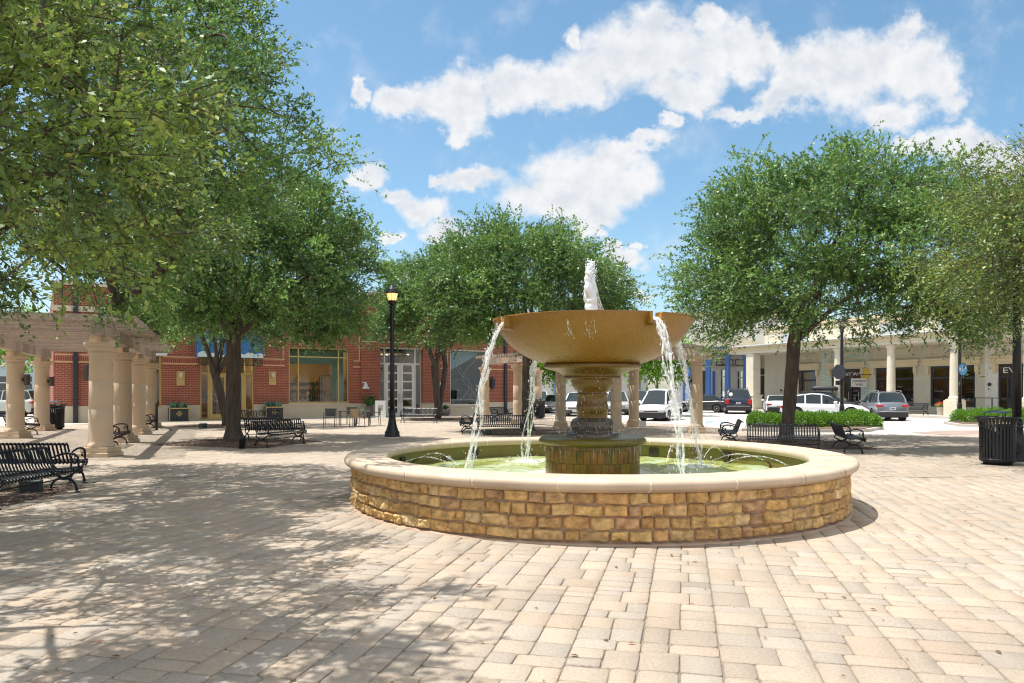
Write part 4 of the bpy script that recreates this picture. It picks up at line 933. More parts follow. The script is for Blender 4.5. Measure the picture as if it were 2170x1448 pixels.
def beam(parent, p0, p1, z0, z1, w, name='beam'):
    d = Vector((p1[0]-p0[0], p1[1]-p0[1], 0)); L = d.length; mt = Matrix.Translation((p0[0], p0[1], 0)) @ Matrix.Rotation(math.atan2(d.y, d.x), 4, 'Z')
    q = MB(); n = max(2, int(L/.62))
    for i in range(n): q.col = wcol(); q.box(L*i/n+.004, L*(i+1)/n-.004, -w/2, w/2, z0, z1, mt)
    return q.build(name, WOOD, parent, False, True)
def slats(parent, A, B, C, D, n, z0, z1, w=.05):      # quads: from edge A->B to edge C->D
    q = MB()
    for i in range(n):
        t = (i+.5)/n; a = Vector((A[0]+(B[0]-A[0])*t, A[1]+(B[1]-A[1])*t, 0)); c = Vector((C[0]+(D[0]-C[0])*t, C[1]+(D[1]-C[1])*t, 0)); d = c-a
        z = z0+random.uniform(-.012, .012); q.col = wcol()
        mt = Matrix.Translation((a.x, a.y, z)) @ Matrix.Rotation(math.atan2(d.y, d.x), 4, 'Z'); q.box(0, d.length, -w/2, w/2, 0, z1-z0, mt)
    o = q.build('roof_slats', WOOD, parent, False, True); return o
pg = tag(empty('pergola'), 'pergola of stone columns with grey wooden slat roof at the left', 'pergola', 'stone column pergolas')
inn = [(-10.97, 19.77), (-13.15, 25.0), (-14.95, 29.6), (-16.95, 34.7)]; outr = [(-16.0, 22.0), (-18.3, 27.3), (-20.5, 32.3)]
for i, p in enumerate(inn+outr): column(pg, p[0], p[1], .29)
e0 = (-10.6, 18.9); e1 = (-17.3, 35.7); f0 = (-15.3, 20.4); f1 = (-21.1, 33.7)
beam(pg, e0, e1, 3.2, 3.55, .26); beam(pg, f0, f1, 3.2, 3.55, .26)
ux, uy = .93, .37
slats(pg, (e0[0]+.9*ux, e0[1]+.9*uy), (e1[0]+.9*ux, e1[1]+.9*uy), (e0[0]-6.6*ux, e0[1]-6.6*uy), (e1[0]-5.6*ux, e1[1]-5.6*uy), 84, 3.56, 3.71, .045)
SC = mat('sconce_bronze', (.06, .045, .04), .4, .3)
def sconce(parent, x, y, z, dx, dy):
    q = MB(); q.box(x-.03, x+.03, y-.05, y+.05, z-.06, z+.06); q.lathe([(.10, z-.2), (.10, z+.2)], 16, x+dx*.15, y+dy*.15); q.tube([(x, y, z), (x+dx*.15, y+dy*.15, z)], .02, 6); return q.build('sconce', SC, parent)
sconce(pg, -18.3+.3, 27.3-.02, 2.15, 1, 0); sconce(pg, -20.5+.3, 32.3-.02, 2.15, 1, 0)
pr = tag(empty('pergola'), 'curved pergola of slimmer stone columns behind the fountain', 'pergola', 'stone column pergolas')
inr = [(7.6, 30.5), (4.55, 32.4), (2.25, 34.3), (.3, 38.2), (-1.5, 41.0)]; our = [(5.87, 35.7), (1.65, 46.6)]
for i, p in enumerate(inr+our): column(pr, p[0], p[1], .245)
for a, b in zip(inr[:-1], inr[1:]): beam(pr, a, b, 3.2, 3.5, .24)
beam(pr, (9.2, 34.2), (5.87, 35.7), 3.2, 3.5, .24); beam(pr, (5.87, 35.7), (3.6, 40.5), 3.2, 3.5, .24)
for a, b in zip(inr[:-1], inr[1:]):
    d = Vector((b[0]-a[0], b[1]-a[1])).normalized(); n = Vector((d.y, -d.x)); n = n if n.y > 0 else -n
    slats(pr, (a[0]-n.x*.6, a[1]-n.y*.6), (b[0]-n.x*.6, b[1]-n.y*.6), (a[0]+n.x*4, a[1]+n.y*4), (b[0]+n.x*4, b[1]+n.y*4), 20, 3.51, 3.65, .045)
sconce(pr, 7.6-.26, 30.4, 2.15, -1, 0)
bx('outlet_box', 6.05, 6.35, 35.1, 35.2, .05, .3, WHITE, pr)
# ================================================================ small things
q = MB(); q.lathe([(.09, 0), (.09, .26), (.10, .27), (.10, .33), (.08, .39), (.03, .41)], 16); o = q.build('path_light', BLK, None, True); o.location = (*gp(513, 951), 0); tag(o, 'stubby black path light in the mulch in front of the broad oak', 'path light')
GB = mat('green_box', (.03, .06, .05), .6)
for k, (x, y, s, lb) in enumerate(((66, 1047, .16, 'dark green floodlight box in the mulch under the nearest bench'), (430, 909, .17, 'grey green floodlight box in the mulch before the gold doors'), (1034, 922, .13, 'dark floodlight box under the bench behind the fountain'))):
    o = empty('floodlight', (*gp(x, y), 0), .4+k); q = MB(); q.bbox(-s, s, -s*.7, s*.7, .03, .03+s*1.3, .015); q.build('housing', GB, o); q = MB(); q.bbox(-s*.8, s*.8, -s*.75, -s*.71, .06, s*1.15, .002); q.build('lens', DARK, o); tag(o, lb, 'floodlight', 'ground floodlights')
# bent metal stand left
o = tag(empty('metal_stand', (*gp(332, 912), 0)), 'thin black upright with a curved foot beside the left pergola', 'stand'); q = MB(); q.box(-.05, .05, -.02, .02, 0, 1.18); q.build('post', BLK, o)
q = MB(); q.tube([(-.8, .4, .02), (-.3, .3, .12), (0, 0, .2), (.5, -.2, .14), (.85, -.3, .0)], .02, 6); q.build('foot', BLK, o)
# cafe tables and chairs
TBL = mat('table_metal', (.07, .065, .06), .4); MESHF = mat('chair_mesh', (.07, .08, .09), .6); MESHT = mat('chair_mesh_tan', (.30, .22, .13), .7)
def make_chair(fm, lb):
    r_ = tag(empty('cafe_chair'), lb, 'chair', 'cafe chairs by the brick wall')
    q = MB(); q.bbox(-.24, .24, -.22, .22, .43, .455, .008); q.build('seat', fm, r_); q = MB()
    q.slab([(-.23, .50), (.23, .50), (.24, .88), (-.24, .88)], .225, .24); b = q.build('backrest', fm, r_)
    for sx in (-1, 1):
        for sy in (-1, 1):
            q = MB(); q.tube([(sx*.26, sy*.27, 0), (sx*.26, sy*.23, .45)]+([(sx*.26, .245, .90)] if sy > 0 else []), .016, 6); q.build('leg', TBL, r_)
        q = MB(); q.tube([(sx*.26, .24, .66), (sx*.27, -.22, .66), (sx*.26, -.235, .45)], .014, 6); q.build('armrest', TBL, r_)
    return r_
for (x, y, d, rz, fm, lb) in ((699, 905, 0, 5, MESHF, 'dark mesh cafe chair standing alone left of the table'), (738, 900, .9, 190, MESHF, 'dark mesh cafe chair pushed in behind the table'), (757, 905, 0, 160, MESHT, 'tan backed cafe chair in front of the table'), (794, 902, .0, -70, MESHF, 'dark cafe chair at the right end of the table')):
    c = make_chair(fm, lb); g = gp(x, y); c.location = (g[0], g[1]+d, 0); c.rotation_euler.z = R(rz)
for (xa, lb) in ((735, 'dark square cafe table at the left of the pair'), (768, 'dark square cafe table at the right of the pair')):
    g = gp(xa, 903.5); r_ = tag(empty('cafe_table', (g[0], g[1], 0), R(6)), lb, 'table', 'cafe tables by the brick wall'); q = MB(); q.bbox(-.37, .37, -.37, .37, .72, .755, .01); q.build('tabletop', TBL, r_)
    for sx in (-1, 1):
        for sy in (-1, 1): q = MB(); q.box(sx*.33-.02, sx*.33+.02, sy*.33-.02, sy*.33+.02, 0, .72); q.build('leg', TBL, r_)
# a-frame board
o = tag(empty('sidewalk_sign', (*gp(806, 886), 0), R(12)), 'white folding board standing by the white shop doors', 'sign')
for s, nm in ((-1, 'front_board'), (1, 'rear_board')):
    q = MB(); mt = Matrix.Translation((0, s*.28, 0)) @ Matrix.Rotation(R(s*13.5), 4, 'X'); q.box(-.33, .33, -.015, .015, 0, 1.14, mt); b = q.build(nm, WHITE, o)
    if s < 0:
        q = MB(); q.box(-.16, .16, -.02, -.016, .5, .85, mt); q.build('poster', mat('poster_grey', (.35, .35, .36), .6), b)
# planters and potted plants
def spikes(q, n, r0, h, L, rd, w=.03):
    for i in range(n):
        a = rd.uniform(0, 6.28); k = rd.random(); x, y = r0[0]*rd.uniform(-1, 1), r0[1]*rd.uniform(-1, 1); c, s = math.cos(a), math.sin(a); sp = rd.uniform(.15, .75)
        tip = (x+c*L*sp, y+s*L*sp, h+L*(1-sp*.5)); mid = (x+c*L*sp*.4, y+s*L*sp*.4, h+L*.55); px, py = -s*w, c*w
        q.add([(x-px*.6, y-py*.6, h), (x+px*.6, y+py*.6, h), (mid[0]+px, mid[1]+py, mid[2]), (mid[0]-px, mid[1]-py, mid[2]), tip], [(0, 1, 2, 3), (3, 2, 4)])
AGV = mat('agave_leaf', (.12, .27, .20), .5, var=.3, vscale=3)
# ================================================================ brick building (left)
BO = Vector((-24.3, 39.25)); BU = Vector((.843, .538)); BA = math.atan2(BU.y, BU.x)
brick = tag(empty('brick_building', (BO.x, BO.y, 0), BA), 'long red brick shop building with stone base behind the plaza', 'building')
def bl(px, off=0.0):            # local x on the facade under a picture column, and its depth
    n = Vector((-BU.y, BU.x)); o = BO+n*off; t = (px-CX)/F       # X = t*Y
    s = (o.x-t*o.y)/(t*BU.y-BU.x); return s, (o+BU*s).y
def bz(px, y): return zat(y, bl(px)[1])
BRICK = brickmat('red_brick', (.27, .06, .038), (.21, .045, .032), (.38, .19, .125), .30, .1016, .016, .85, .5, 'XZ', .5, .14)
SOLD = brickmat('soldier_brick', (.27, .06, .038), (.21, .045, .032), (.38, .19, .125), .30, .1016, .016, .85, .5, 'ZX', 0, .1)
BASE = brickmat('stone_base', (.56, .49, .38), (.53, .46, .35), (.40, .34, .27), 1.6, .93, .008, .8, .2, 'XZ', 0, .06)
INTW = mat('shop_wall', (.42, .30, .17), .9); INTF = mat('shop_floor', (.25, .18, .12), .6); WARM = mat('warm_wood', (.30, .17, .08), .5, var=.2)
def wall_with_holes(name, m, parent, x0, x1, z0, z1, holes, y0=0, y1=.35, build=True, q=None):
    """holes: (xa, xb, za, zb); wall solid split in columns between holes"""
    q = q or MB(); hs = sorted([h for h in holes if h[2] < z1 and h[3] > z0 and h[1] > x0 and h[0] < x1]); x = x0
    for (a, b, za, zb) in hs:
        if a > x: q.box(x, a, y0, y1, z0, z1)
        if za > z0: q.box(a, b, y0, y1, z0, za)
        if zb < z1: q.box(a, b, y0, y1, zb, z1)
        x = b
    if x < x1: q.box(x, x1, y0, y1, z0, z1)
    return q.build(name, m, parent) if build else q
def rnd_items(parent, x0, x1, y, z, n, rd, label='shop_goods'):
    cols = [(.5, .42, .3), (.35, .2, .1), (.6, .5, .38), (.12, .12, .1), (.25, .12, .08), (.55, .35, .12)]
    for i in range(n):
        q = MB(); x = rd.uniform(x0, x1); h = rd.uniform(.15, .5); w = rd.uniform(.05, .16); q.lathe([(w*.5, z), (w, z+h*.3), (w*.8, z+h*.7), (w*.35, z+h*.8), (w*.4, z+h)], 10, x, y+rd.uniform(-.2, .2))
        q.build('vase' if i % 2 else 'jar', mat('goods', rd.choice(cols), .6), parent, True)
def interior(parent, x0, x1, dep, h, nm, lamps=4, lightcol=(1, .72, .42), E=60, y0=.4, wallm=None, items=True, seed=0):
    rd = random.Random(seed); q = MB(); q.box(x0, x1, y0+dep, y0+dep+.1, 0, h); q.box(x0-.1, x0, y0, y0+dep, 0, h); q.box(x1, x1+.1, y0, y0+dep, 0, h); o = q.build('interior_wall', wallm or INTW, parent)
    bx('interior_floor', x0, x1, y0, y0+dep, -.05, .03, INTF, parent); bx('interior_ceiling', x0, x1, y0, y0+dep, h, h+.1, INTW, parent)
    LM = bpy.data.materials.get('downlight') or mat('downlight', (1, .8, .5), .5, emit=(1, .72, .4, 4))
    for k in range(lamps):
        x = x0+(x1-x0)*(k+.5)/lamps; q = MB(); q.lathe([(.07, h-.05), (.07, h-.012)], 12, x, y0+1.2+.8*(k % 2)); q.build('downlight', LM, parent)
    l = bpy.data.lights.new('shop_light', 'POINT'); l.energy = E*.16; l.color = lightcol; l.shadow_soft_size = .3; lo = bpy.data.objects.new('shop_light', l); COL.objects.link(lo); lo.parent = parent; lo.location = ((x0+x1)/2, y0+dep*.45, h-.5)
    if items:
        bx('counter', x0+.5, x1-.6, y0+dep-1.3, y0+dep-.7, .03, .95, WARM, parent); rnd_items(parent, x0+.6, x1-.7, y0+dep-1.0, .95, 7, rd)
        for zz in (1.3, 1.8, 2.3): bx('shelf', x0+.3, x1-.3, y0+dep-.35, y0+dep-.03, zz, zz+.04, WARM, parent); rnd_items(parent, x0+.4, x1-.4, y0+dep-.2, zz+.04, 5, rd)
def framed(parent, x0, x1, z0, z1, fm, mull=(), trans=(), t=.07, y=.08, gl=GLASS, name='window'):
    q = MB(); yy0, yy1 = y, y+.10
    q.box(x0, x0+t, yy0, yy1, z0, z1); q.box(x1-t, x1, yy0, yy1, z0, z1); q.box(x0+t, x1-t, yy0, yy1, z1-t, z1); q.box(x0+t, x1-t, yy0, yy1, z0, z0+t)
    for m_ in mull: q.box(m_-t/2, m_+t/2, yy0+.004, yy1-.004, z0+t, z1-t)
    xs = [x0+t]+sorted(sum([[m_-t/2, m_+t/2] for m_ in mull], []))+[x1-t]
    for tr_ in trans:
        for a, b in zip(xs[::2], xs[1::2]): q.box(a, b, yy0+.004, yy1-.004, tr_-t/2, tr_+t/2)
    f = q.build(name, fm, parent); bx('pane', x0+t*.5, x1-t*.5, y+.045, y+.055, z0+t*.5, z1-t*.5, gl, f); return f
SB = .91; HT = 7.4
def X(px): return bl(px)[0]
xa0, xa1 = X(222), X(342); xg0, xg1 = X(424), X(538); xw0, xw1 = X(612), X(739); xd0, xd1 = X(804), X(894); xb0, xb1 = X(954), X(1031); xe = X(1118)
zw_top = 4.45; zg_top = bz(480, 762)+.35; zd_top = bz(850, 737); zb_top = bz(990, 742)
holes = [(xa0, xa1, .78, 4.1), (xg0, xg1, 0, zg_top), (xw0, xw1, .93, zw_top), (xd0, xd1, 0, zd_top), (xb0, xb1, bz(990, 859), zb_top)]
zb1 = bz(560, 765); zb2 = bz(560, 757.5)
wall_with_holes('stone_base', BASE, brick, -.02, xe+.02, -.05, SB, holes, -.03, .35)
wall_with_holes('wall', BRICK, brick, 0, xe, SB, HT, holes)
# side walls and roof, parapet coping, raised gable over the white doors
q = MB(); q.box(0, .35, .35, 22, -.05, HT); q.box(xe-.35, xe, .35, 16, -.05, HT); q.box(.35, xe-.35, 15.6, 16, -.05, HT); q.build('wall', BRICK, brick)
bx('roof', .35, xe-.35, .35, 15.6, HT-.4, HT-.3, CONC, brick); bx('parapet_coping', -.12, xe+.12, -.12, .45, HT, HT+.18, LIME, brick)
q = MB(); g0, g1 = xd0-1.3, xd1+1.3; q.slab([(g0, 0), (g0, HT+.8), (g0+(g1-g0)*.5, HT+1.6), (g1, HT+.8), (g1, 0)], -.16, -.001)
# cut the door by building the gable bay in pieces
q = MB(); q.box(g0, xd0, -.16, -.001, SB, zd_top+.6); q.box(xd1, g1, -.16, -.001, SB, zd_top+.6); q.box(xd0, xd1, -.16, -.001, zd_top, zd_top+.6)
q.slab([(g0, zd_top+.6), (g0, HT+.5), (g0+(g1-g0)*.5, HT+1.1), (g1, HT+.5), (g1, zd_top+.6)][::-1], -.16, -.001); q.build('gable_bay', BRICK, brick)
q = MB(); q.slab([(g0-.1, HT+.5), (g0-.1, HT+.68), ((g0+g1)/2, HT+1.3), (g1+.1, HT+.68), (g1+.1, HT+.5), ((g0+g1)/2, HT+1.12)][::-1], -.24, .1); q.build('gable_coping', LIME, brick)
q = MB(); q.box(g0, xd0, -.19, -.165, zd_top+.28, zd_top+.36); q.box(xd1, g1, -.19, -.165, zd_top+.28, zd_top+.36); q.box(xd0, xd1, -.19, -.165, zd_top+.28, zd_top+.36); q.build('stone_band', LIME, brick)
bx('soldier_course', xd0-.05, xd1+.05, -.175, -.161, zd_top+.001, zd_top+.27, SOLD, brick)
# belt courses on the piers: stone line, soldier bricks, stone line
LB = mat('belt_stone', (.56, .33, .19), .85)
piers = [(0, xa0), (xa1, xg0), (xg1+.0, xw0-.25), (xw1+.25, g0), (g1, xb0-.15), (xb1+.15, xe)]
for (a, b) in piers:
    if b-a < .5: continue
    zq = zb1-.22
    bx('belt_course', a+.05, b-.02, -.05, -.001, zq-.10, zq, LB, brick); bx('soldier_course', a+.06, b-.03, -.03, -.001, zq+.001, zq+.30, SOLD, brick); bx('belt_course', a+.05, b-.02, -.05, -.001, zq+.301, zq+.38, LB, brick)
    bx('stone_strip', b-.14, b-.06, -.045, -.001, zq+.39, HT-1.6, LB, brick)
bx('stone_cornice', -.06, g0, -.08, -.001, HT-1.4, HT-1.1, LIME, brick); bx('stone_cornice', g1, xe, -.08, -.001, HT-1.4, HT-1.1, LIME, brick)
# windows and doors
gt = 2.55+.55
framed(brick, xa0, xa1, .78, 4.1, GOLD, [xa0+(xa1-xa0)*.3, xa1-(xa1-xa0)*.2], [3.0], .09)
m1 = xg0+(xg1-xg0)*.155; m2 = xg1-(xg1-xg0)*.16
framed(brick, xg0, xg1, 0.02, zg_top, GOLD, [m1, m2], [bz(470, 792)], .09, name='shopfront_frame')
gd = bz(470, 792)-.045; mc = (m1+m2)/2
for (a, b, hx) in ((m1+.05, mc-.01, mc-.14), (mc+.01, m2-.05, mc+.14)):
    q = MB(); t = .17; q.box(a, a+t, .06, .12, .04, gd); q.box(b-t, b, .06, .12, .04, gd); q.box(a+t, b-t, .06, .12, gd-.18, gd); q.box(a+t, b-t, .06, .12, .04, .36); d_ = q.build('door', GOLD, brick)
    q = MB(); q.tube([(hx, .03, .9), (hx, .0, .95), (hx, .0, 1.5), (hx, .03, 1.55)], .014, 6); q.build('handle', GOLD, d_)
w3 = (xw1-xw0); framed(brick, xw0, xw1, .97, zw_top, GOLD, [xw0+w3*.16, xw1-w3*.17], [bz(675, 757)], .08)
framed(brick, xb0, xb1, bz(990, 859), zb_top, WHITE, [], [], .08)
bx('window_sill', xw0-.05, xw1+.05, -.08, .05, .86, .965, LIME, brick); bx('window_sill', xb0-.05, xb1+.05, -.08, .05, bz(990, 859)-.09, bz(990, 859)-.002, LIME, brick)
dm1 = xd0+(xd1-xd0)*.13; dm2 = xd1-(xd1-xd0)*.15; dz = bz(850, 771)
framed(brick, xd0, xd1, .02, zd_top, WHITE, [dm1, dm2], [dz], .10, y=.1, name='shopfront_frame'); dc = (dm1+dm2)/2
for (a, b, hx) in ((dm1+.05, dc-.01, dc-.12), (dc+.01, dm2-.05, dc+.12)):
    q = MB(); t = .2; q.box(a, a+t, .07, .13, .04, dz-.05); q.box(b-t, b, .07, .13, .04, dz-.05); zs_ = [.04+(dz-.09)*k/6 for k in range(7)]
    for k, zz in enumerate(zs_): q.box(a+t, b-t, .07, .13, zz-(0 if k == 0 else .05)*1, zz+(.22 if k == 0 else .05 if k < 6 else 0))
    d_ = q.build('door', WHITE, brick); q = MB(); q.tube([(hx, .04, .9), (hx, .0, .95), (hx, .0, 1.5), (hx, .04, 1.55)], .014, 6); q.build('handle', BLK, d_)
text('lettering', 'III', .22, mat('dim_gold', (.5, .38, .15), .5), brick, ((dm1+dm2)/2, .12, dz+.35))
# interiors
interior(brick, xa0-.5, xa1+.6, 4, 3.9, 'a', 3, E=170, seed=1); interior(brick, xg0-.4, xg1+.4, 5, 3.9, 'g', 4, E=260, seed=2); interior(brick, xw0-.3, xw1+.3, 5, 4.3, 'w', 5, E=330, seed=3)
interior(brick, xd0-.3, xd1+.3, 5, 4.3, 'd', 3, E=170, seed=4, wallm=mat('dim_shop', (.17, .13, .09), .9)); interior(brick, xb0-.3, xb1+.3, 4, 4.8, 'b', 3, E=60, seed=5, items=False, wallm=mat('dim_green_shop', (.10, .10, .06), .9))
# curtain slats behind the gold doors, cactus and rack in the window
q = MB()
for i in range(22): q.box(m1+.1+i*.1, m1+.14+i*.1, 4.2, 4.26, .6, 3.4)
q.build('slatted_screen', mat('brown_slats', (.20, .10, .06), .6), brick)
CACT = mat('cactus', (.05, .11, .04), .7); LEAFD = mat('leaf_dark', (.04, .14, .03), .5)
def cactus(x, y, h):
    q = MB(); q.lathe([(.08, .6), (.10, 1.0), (.10, h-.1), (.05, h), (.01, h+.02)], 12, x, y, flute=(.6, h, .85)); q.tube([(x+.08, y, .6+h*.3), (x+.25, y, .6+h*.33), (x+.27, y, .6+h*.6)], .055, 8); q.tube([(x-.08, y, .6+h*.2), (x-.22, y, .6+h*.24), (x-.24, y, .6+h*.42)], .05, 8)
    o = q.build('cactus', CACT, brick, True); q = MB(); q.lathe([(.14, .03), (.2, .62)], 14, x, y); q.build('pot', OFFW, o)
cactus(xw0+w3*.50, 1.2, 2.3); cactus(xw0+w3*.91, .9, 2.9)
bx('display_plinth', xw0+.5, xw0+w3*.55, 1.3, 2.2, .03, 1.15, OFFW, brick); rnd_items(brick, xw0+.6, xw0+w3*.5, 1.7, 1.15, 8, random.Random(8))
q = MB(); fx = xw0+w3*.66
for sx in (0, 1.1):
    for sy in (1.5, 1.9): q.box(fx+sx, fx+sx+.04, sy, sy+.04, .03, 2.75)
for zz in (.8, 1.7, 2.7): q.box(fx, fx+1.14, 1.5, 1.94, zz, zz+.04)
q.build('display_rack', DARK, brick)
# white panel seen in the top of the window
q = MB(); q.box(xw0+.1, xw1-.1, .75, .8, bz(675, 771), zw_top-.1); q.box(xw1-.9, xw1-.1, .75, .8, 1.0, bz(675, 771)); q.build('window_blind', mat('mint_blind', (.42, .60, .50), .7), brick)
q = MB(); q.slab([(xb0+.1, zb_top-.1), (xb0+.1, zb_top-1.6), (xb1-.1, zb_top-.2), (xb1-.1, zb_top-.1)], .8, .83); q.build('window_blind', mat('sky_blind', (.5, .68, .75), .7), brick)
# palm and wavy line art in the large window
q = MB(); rd = random.Random(4)
for k in range(16):
    a = 6.28*k/16; L = rd.uniform(.6, 1.0); p0 = Vector((xb0+.8, 1.1, 2.5)); pts = [p0+Vector((math.cos(a)*L*t, math.sin(a)*L*t*.6, .5*t-.9*t*t)) for t in (0, .3, .6, 1)]
    for i in range(3):
        w = (.09, .12, .08, .01); n_ = Vector((-math.sin(a), math.cos(a)*.6, .3)); q.add([pts[i]-n_*w[i], pts[i]+n_*w[i], pts[i+1]+n_*w[i+1], pts[i+1]-n_*w[i+1]], [(0, 1, 2, 3)])
o = q.build('palm', LEAFD, brick); q = MB(); q.tube([(xb0+.8, 1.1, .1), (xb0+.75, 1.1, 1.3), (xb0+.8, 1.1, 2.5)], .12, 8); q.build('palm_trunk', TRUNK, o)
q = MB()
for sgn, ph in ((1, 0), (.8, .6), (1.1, 1.5)):
    q.tube([(xb0+1.1+ph*.35+.55*math.sin(t*.33*sgn+ph), .20, 1.2+t*.17) for t in range(18)], .022, 5)
q.build('window_graphic', mat('pale_teal', (.45, .66, .62), .5), brick)
# awning: blue panel with pale wave band, dark filigree under it
AB = mat('awning_blue', (.03, .16, .42), .5, col2=(.03, .16, .42)); aw0, aw1 = X(414)-.05, X(549); az1 = bz(480, 736); az0 = bz(480, 759)
def awning(a, b, parent=brick):
    o = bx('awning', a, b, -1.0, -.2, az0, az0+1.5, AB, parent); q = MB(); n = 40; vs = []
    for i in range(n+1):
        x = a+(b-a)*i/n; vs += [(x, -1.006, az0), (x, -1.006, az0+.12+.13*abs(math.sin(i*.45))+.08*math.sin(i*.21+1))]
    q.add(vs, [(2*i, 2*i+2, 2*i+3, 2*i+1) for i in range(n)]); q.build('awning_pattern', mat('wave_white', (.55, .68, .76), .6), o)
    q = MB(); s = .13; nx = int((b-a)/s)
    for i in range(nx):
        for j in range(3):
            x = a+(i+.5)*s; z = az0-.04-(j+.5)*s; q.tube([(x+s*.42*math.cos(t*.785), -.98, z+s*.42*math.sin(t*.785)) for t in range(9)], .014, 4)
    q.box(a, b, -1.0, -.96, az0-.03, az0-.002); q.box(a, b, -1.0, -.96, az0-.46, az0-.43); q.build('filigree', BLK, o); return o
awning(aw0, aw1); 
o = bx('awning', X(318), X(349), -1.0, -.2, bz(335, 755), bz(335, 743), mat('awning_white', (.6, .68, .75), .5), brick)
# downspouts
for px in (160, 1070): q = MB(); x = X(px); q.bbox(x-.12, x+.12, -.17, -.05, .0, HT-.3, .02); q.build('downspout', DARK, brick)
# wall lights: gold plaques, bells, bronze cylinders
for px in (383, 577):
    x = X(px); z = bz(px, 802); q = MB(); q.bbox(x-.22, x+.22, -.06, -.001, z-.42, z+.42, .02); o = q.build('wall_light', GOLD, brick); q = MB(); q.lathe([(.05, z), (.12, z+.05), (.12, z+.3), (.06, z+.33)], 12, x, -.16); q.build('lamp_shade', CREAM, o, True)
for px in (772, 929):
    x = X(px); z = bz(px, 817); q = MB(); q.lathe([(.26, z-.22), (.24, z-.18), (.13, z), (.09, z+.12), (.05, z+.15)], 16, x, -.26); q.box(x-.2, x+.05, -.3, -.001, z+.14, z+.22); q.build('wall_light', WHITE, brick, True)
q = MB(); x = X(183); z = bz(183, 790); q.lathe([(.14, z-.4), (.14, z+.4)], 16, x, -.26); q.box(x-.04, x+.04, -.2, -.001, z-.1, z+.1); q.build('wall_light', SC, brick)
q = MB(); x = X(1041); z = bz(1041, 812); q.box(x-.15, x+.15, -.3, -.001, z-.3, z+.3); q.lathe([(.1, z-.45), (.16, z-.2), (.2, z+.2), (.02, z+.5)], 8, x, -.2); q.build('wall_light', DARK, brick)
# round shop sign
o = tag(empty('shop_sign', tuple((BO+BU*X(806)-Vector((-BU.y, BU.x))*.24))+(bz(806, 705),), BA), 'round beige sign lettered go on the brick wall above the board', 'sign')
q = MB(); q.slab([(.48*math.cos(R(15*k)), .48*math.sin(R(15*k))) for k in range(24)], -.03, .03); q.build('disc', mat('sign_beige', (.45, .38, .27), .6), o)
text('lettering', 'go', .62, mat('sign_cream', (.7, .65, .5), .6), o, (0, -.04, .03))
# pavement slab in front of the shops
q = MB(); q.box(-3, xe+.6, -2.3, -.03, -.03, .02); o = q.build('sidewalk', CONC); o.location = brick.location; o.rotation_euler = brick.rotation_euler; tag(o, kind='structure')
def wl_(x, y): v = BO+BU*x+Vector((-BU.y, BU.x))*y; return (v.x, v.y)
# black planter boxes with agaves
for i, (pa, pb_) in enumerate(((357, 399), (560, 598))):
    xa_, xb_ = bl(pa, -.5)[0], bl(pb_, -.5)[0]; c = wl_((xa_+xb_)/2, -.55); w = (xb_-xa_)/2; r_ = tag(empty('planter_box', (*c, .02), BA), ['black planter box with gold diamond and agaves left of the gold doors', 'black planter box with agaves right of the gold doors'][i], 'planter', 'black planter boxes by the brick shops')
    q = MB(); q.bbox(-w, w, -.28, .28, 0, .75, .01); bo = q.build('box', DARK, r_); q = MB(); f = .04
    q.box(-w-.01, w+.01, -.31, -.285, .70, .76); q.box(-w-.01, -w+f, -.31, -.285, 0, .698); q.box(w-f, w+.01, -.31, -.285, 0, .698); q.build('gold_edge', GOLD, r_)
    q = MB()
    for (ra, rb) in ((.17, .13), (.09, .05)):
        for k in range(4):
            a, b = k*math.pi/2, (k+1)*math.pi/2; q.add([(ra*math.cos(a), -.292, .42+ra*math.sin(a)), (ra*math.cos(b), -.292, .42+ra*math.sin(b)), (rb*math.cos(b), -.292, .42+rb*math.sin(b)), (rb*math.cos(a), -.292, .42+rb*math.sin(a))], [(0, 1, 2, 3)])
    q.build('diamond_emblem', GOLD, bo)
    q = MB(); spikes(q, 110, (w*.85, .2), .72, .42, random.Random(i), .035); q.build('agave', AGV, r_)
# potted plants by the white doors
POT = mat('pot_mauve', (.17, .13, .15), .45)
for i, (px, py, h, rw, lb) in enumerate(((783, 885, .72, .27, 'tall mauve pot with leafy plant left of the white doors'), (770, 887, .35, .2, 'low pot with a small plant left of the tall mauve pot'), (905, 880.5, .62, .26, 'mauve vase pot with bright plant behind the bench'), (943, 881.5, .45, .42, 'round mauve bowl pot near the large window'))):
    g = gp(px, py); r_ = tag(empty('potted_plant', (*g, .02)), lb, 'potted plant', 'pots by the white doors'); q = MB(); q.lathe([(rw*.5, 0), (rw*.8, h*.25), (rw, h*.62), (rw*.85, h*.9), (rw*.75, h), (rw*.6, h*.95)], 20); q.build('pot', POT, r_, True)
    q = MB(); rd = random.Random(i+5); H = [.75, .3, .4, .35][i]
    for k in range([60, 24, 50, 26][i]):
        a = rd.uniform(0, 6.28); L = H*rd.uniform(.4, 1.0); rr_ = rd.uniform(0, .38)*H/.5; c, s = math.cos(a), math.sin(a); z = h*.9+L; w = .06
        q.add([(c*rr_*.3, s*rr_*.3, h*.9), (c*rr_-s*w, s*rr_+c*w, z-.05), (c*(rr_+.12), s*(rr_+.12), z-.1), (c*rr_+s*w, s*rr_-c*w, z)], [(0, 1, 2, 3)])
    q.build('foliage', LEAFD if i in (0, 1, 3) else mat('lime_plant', (.16, .35, .03), .5), r_)
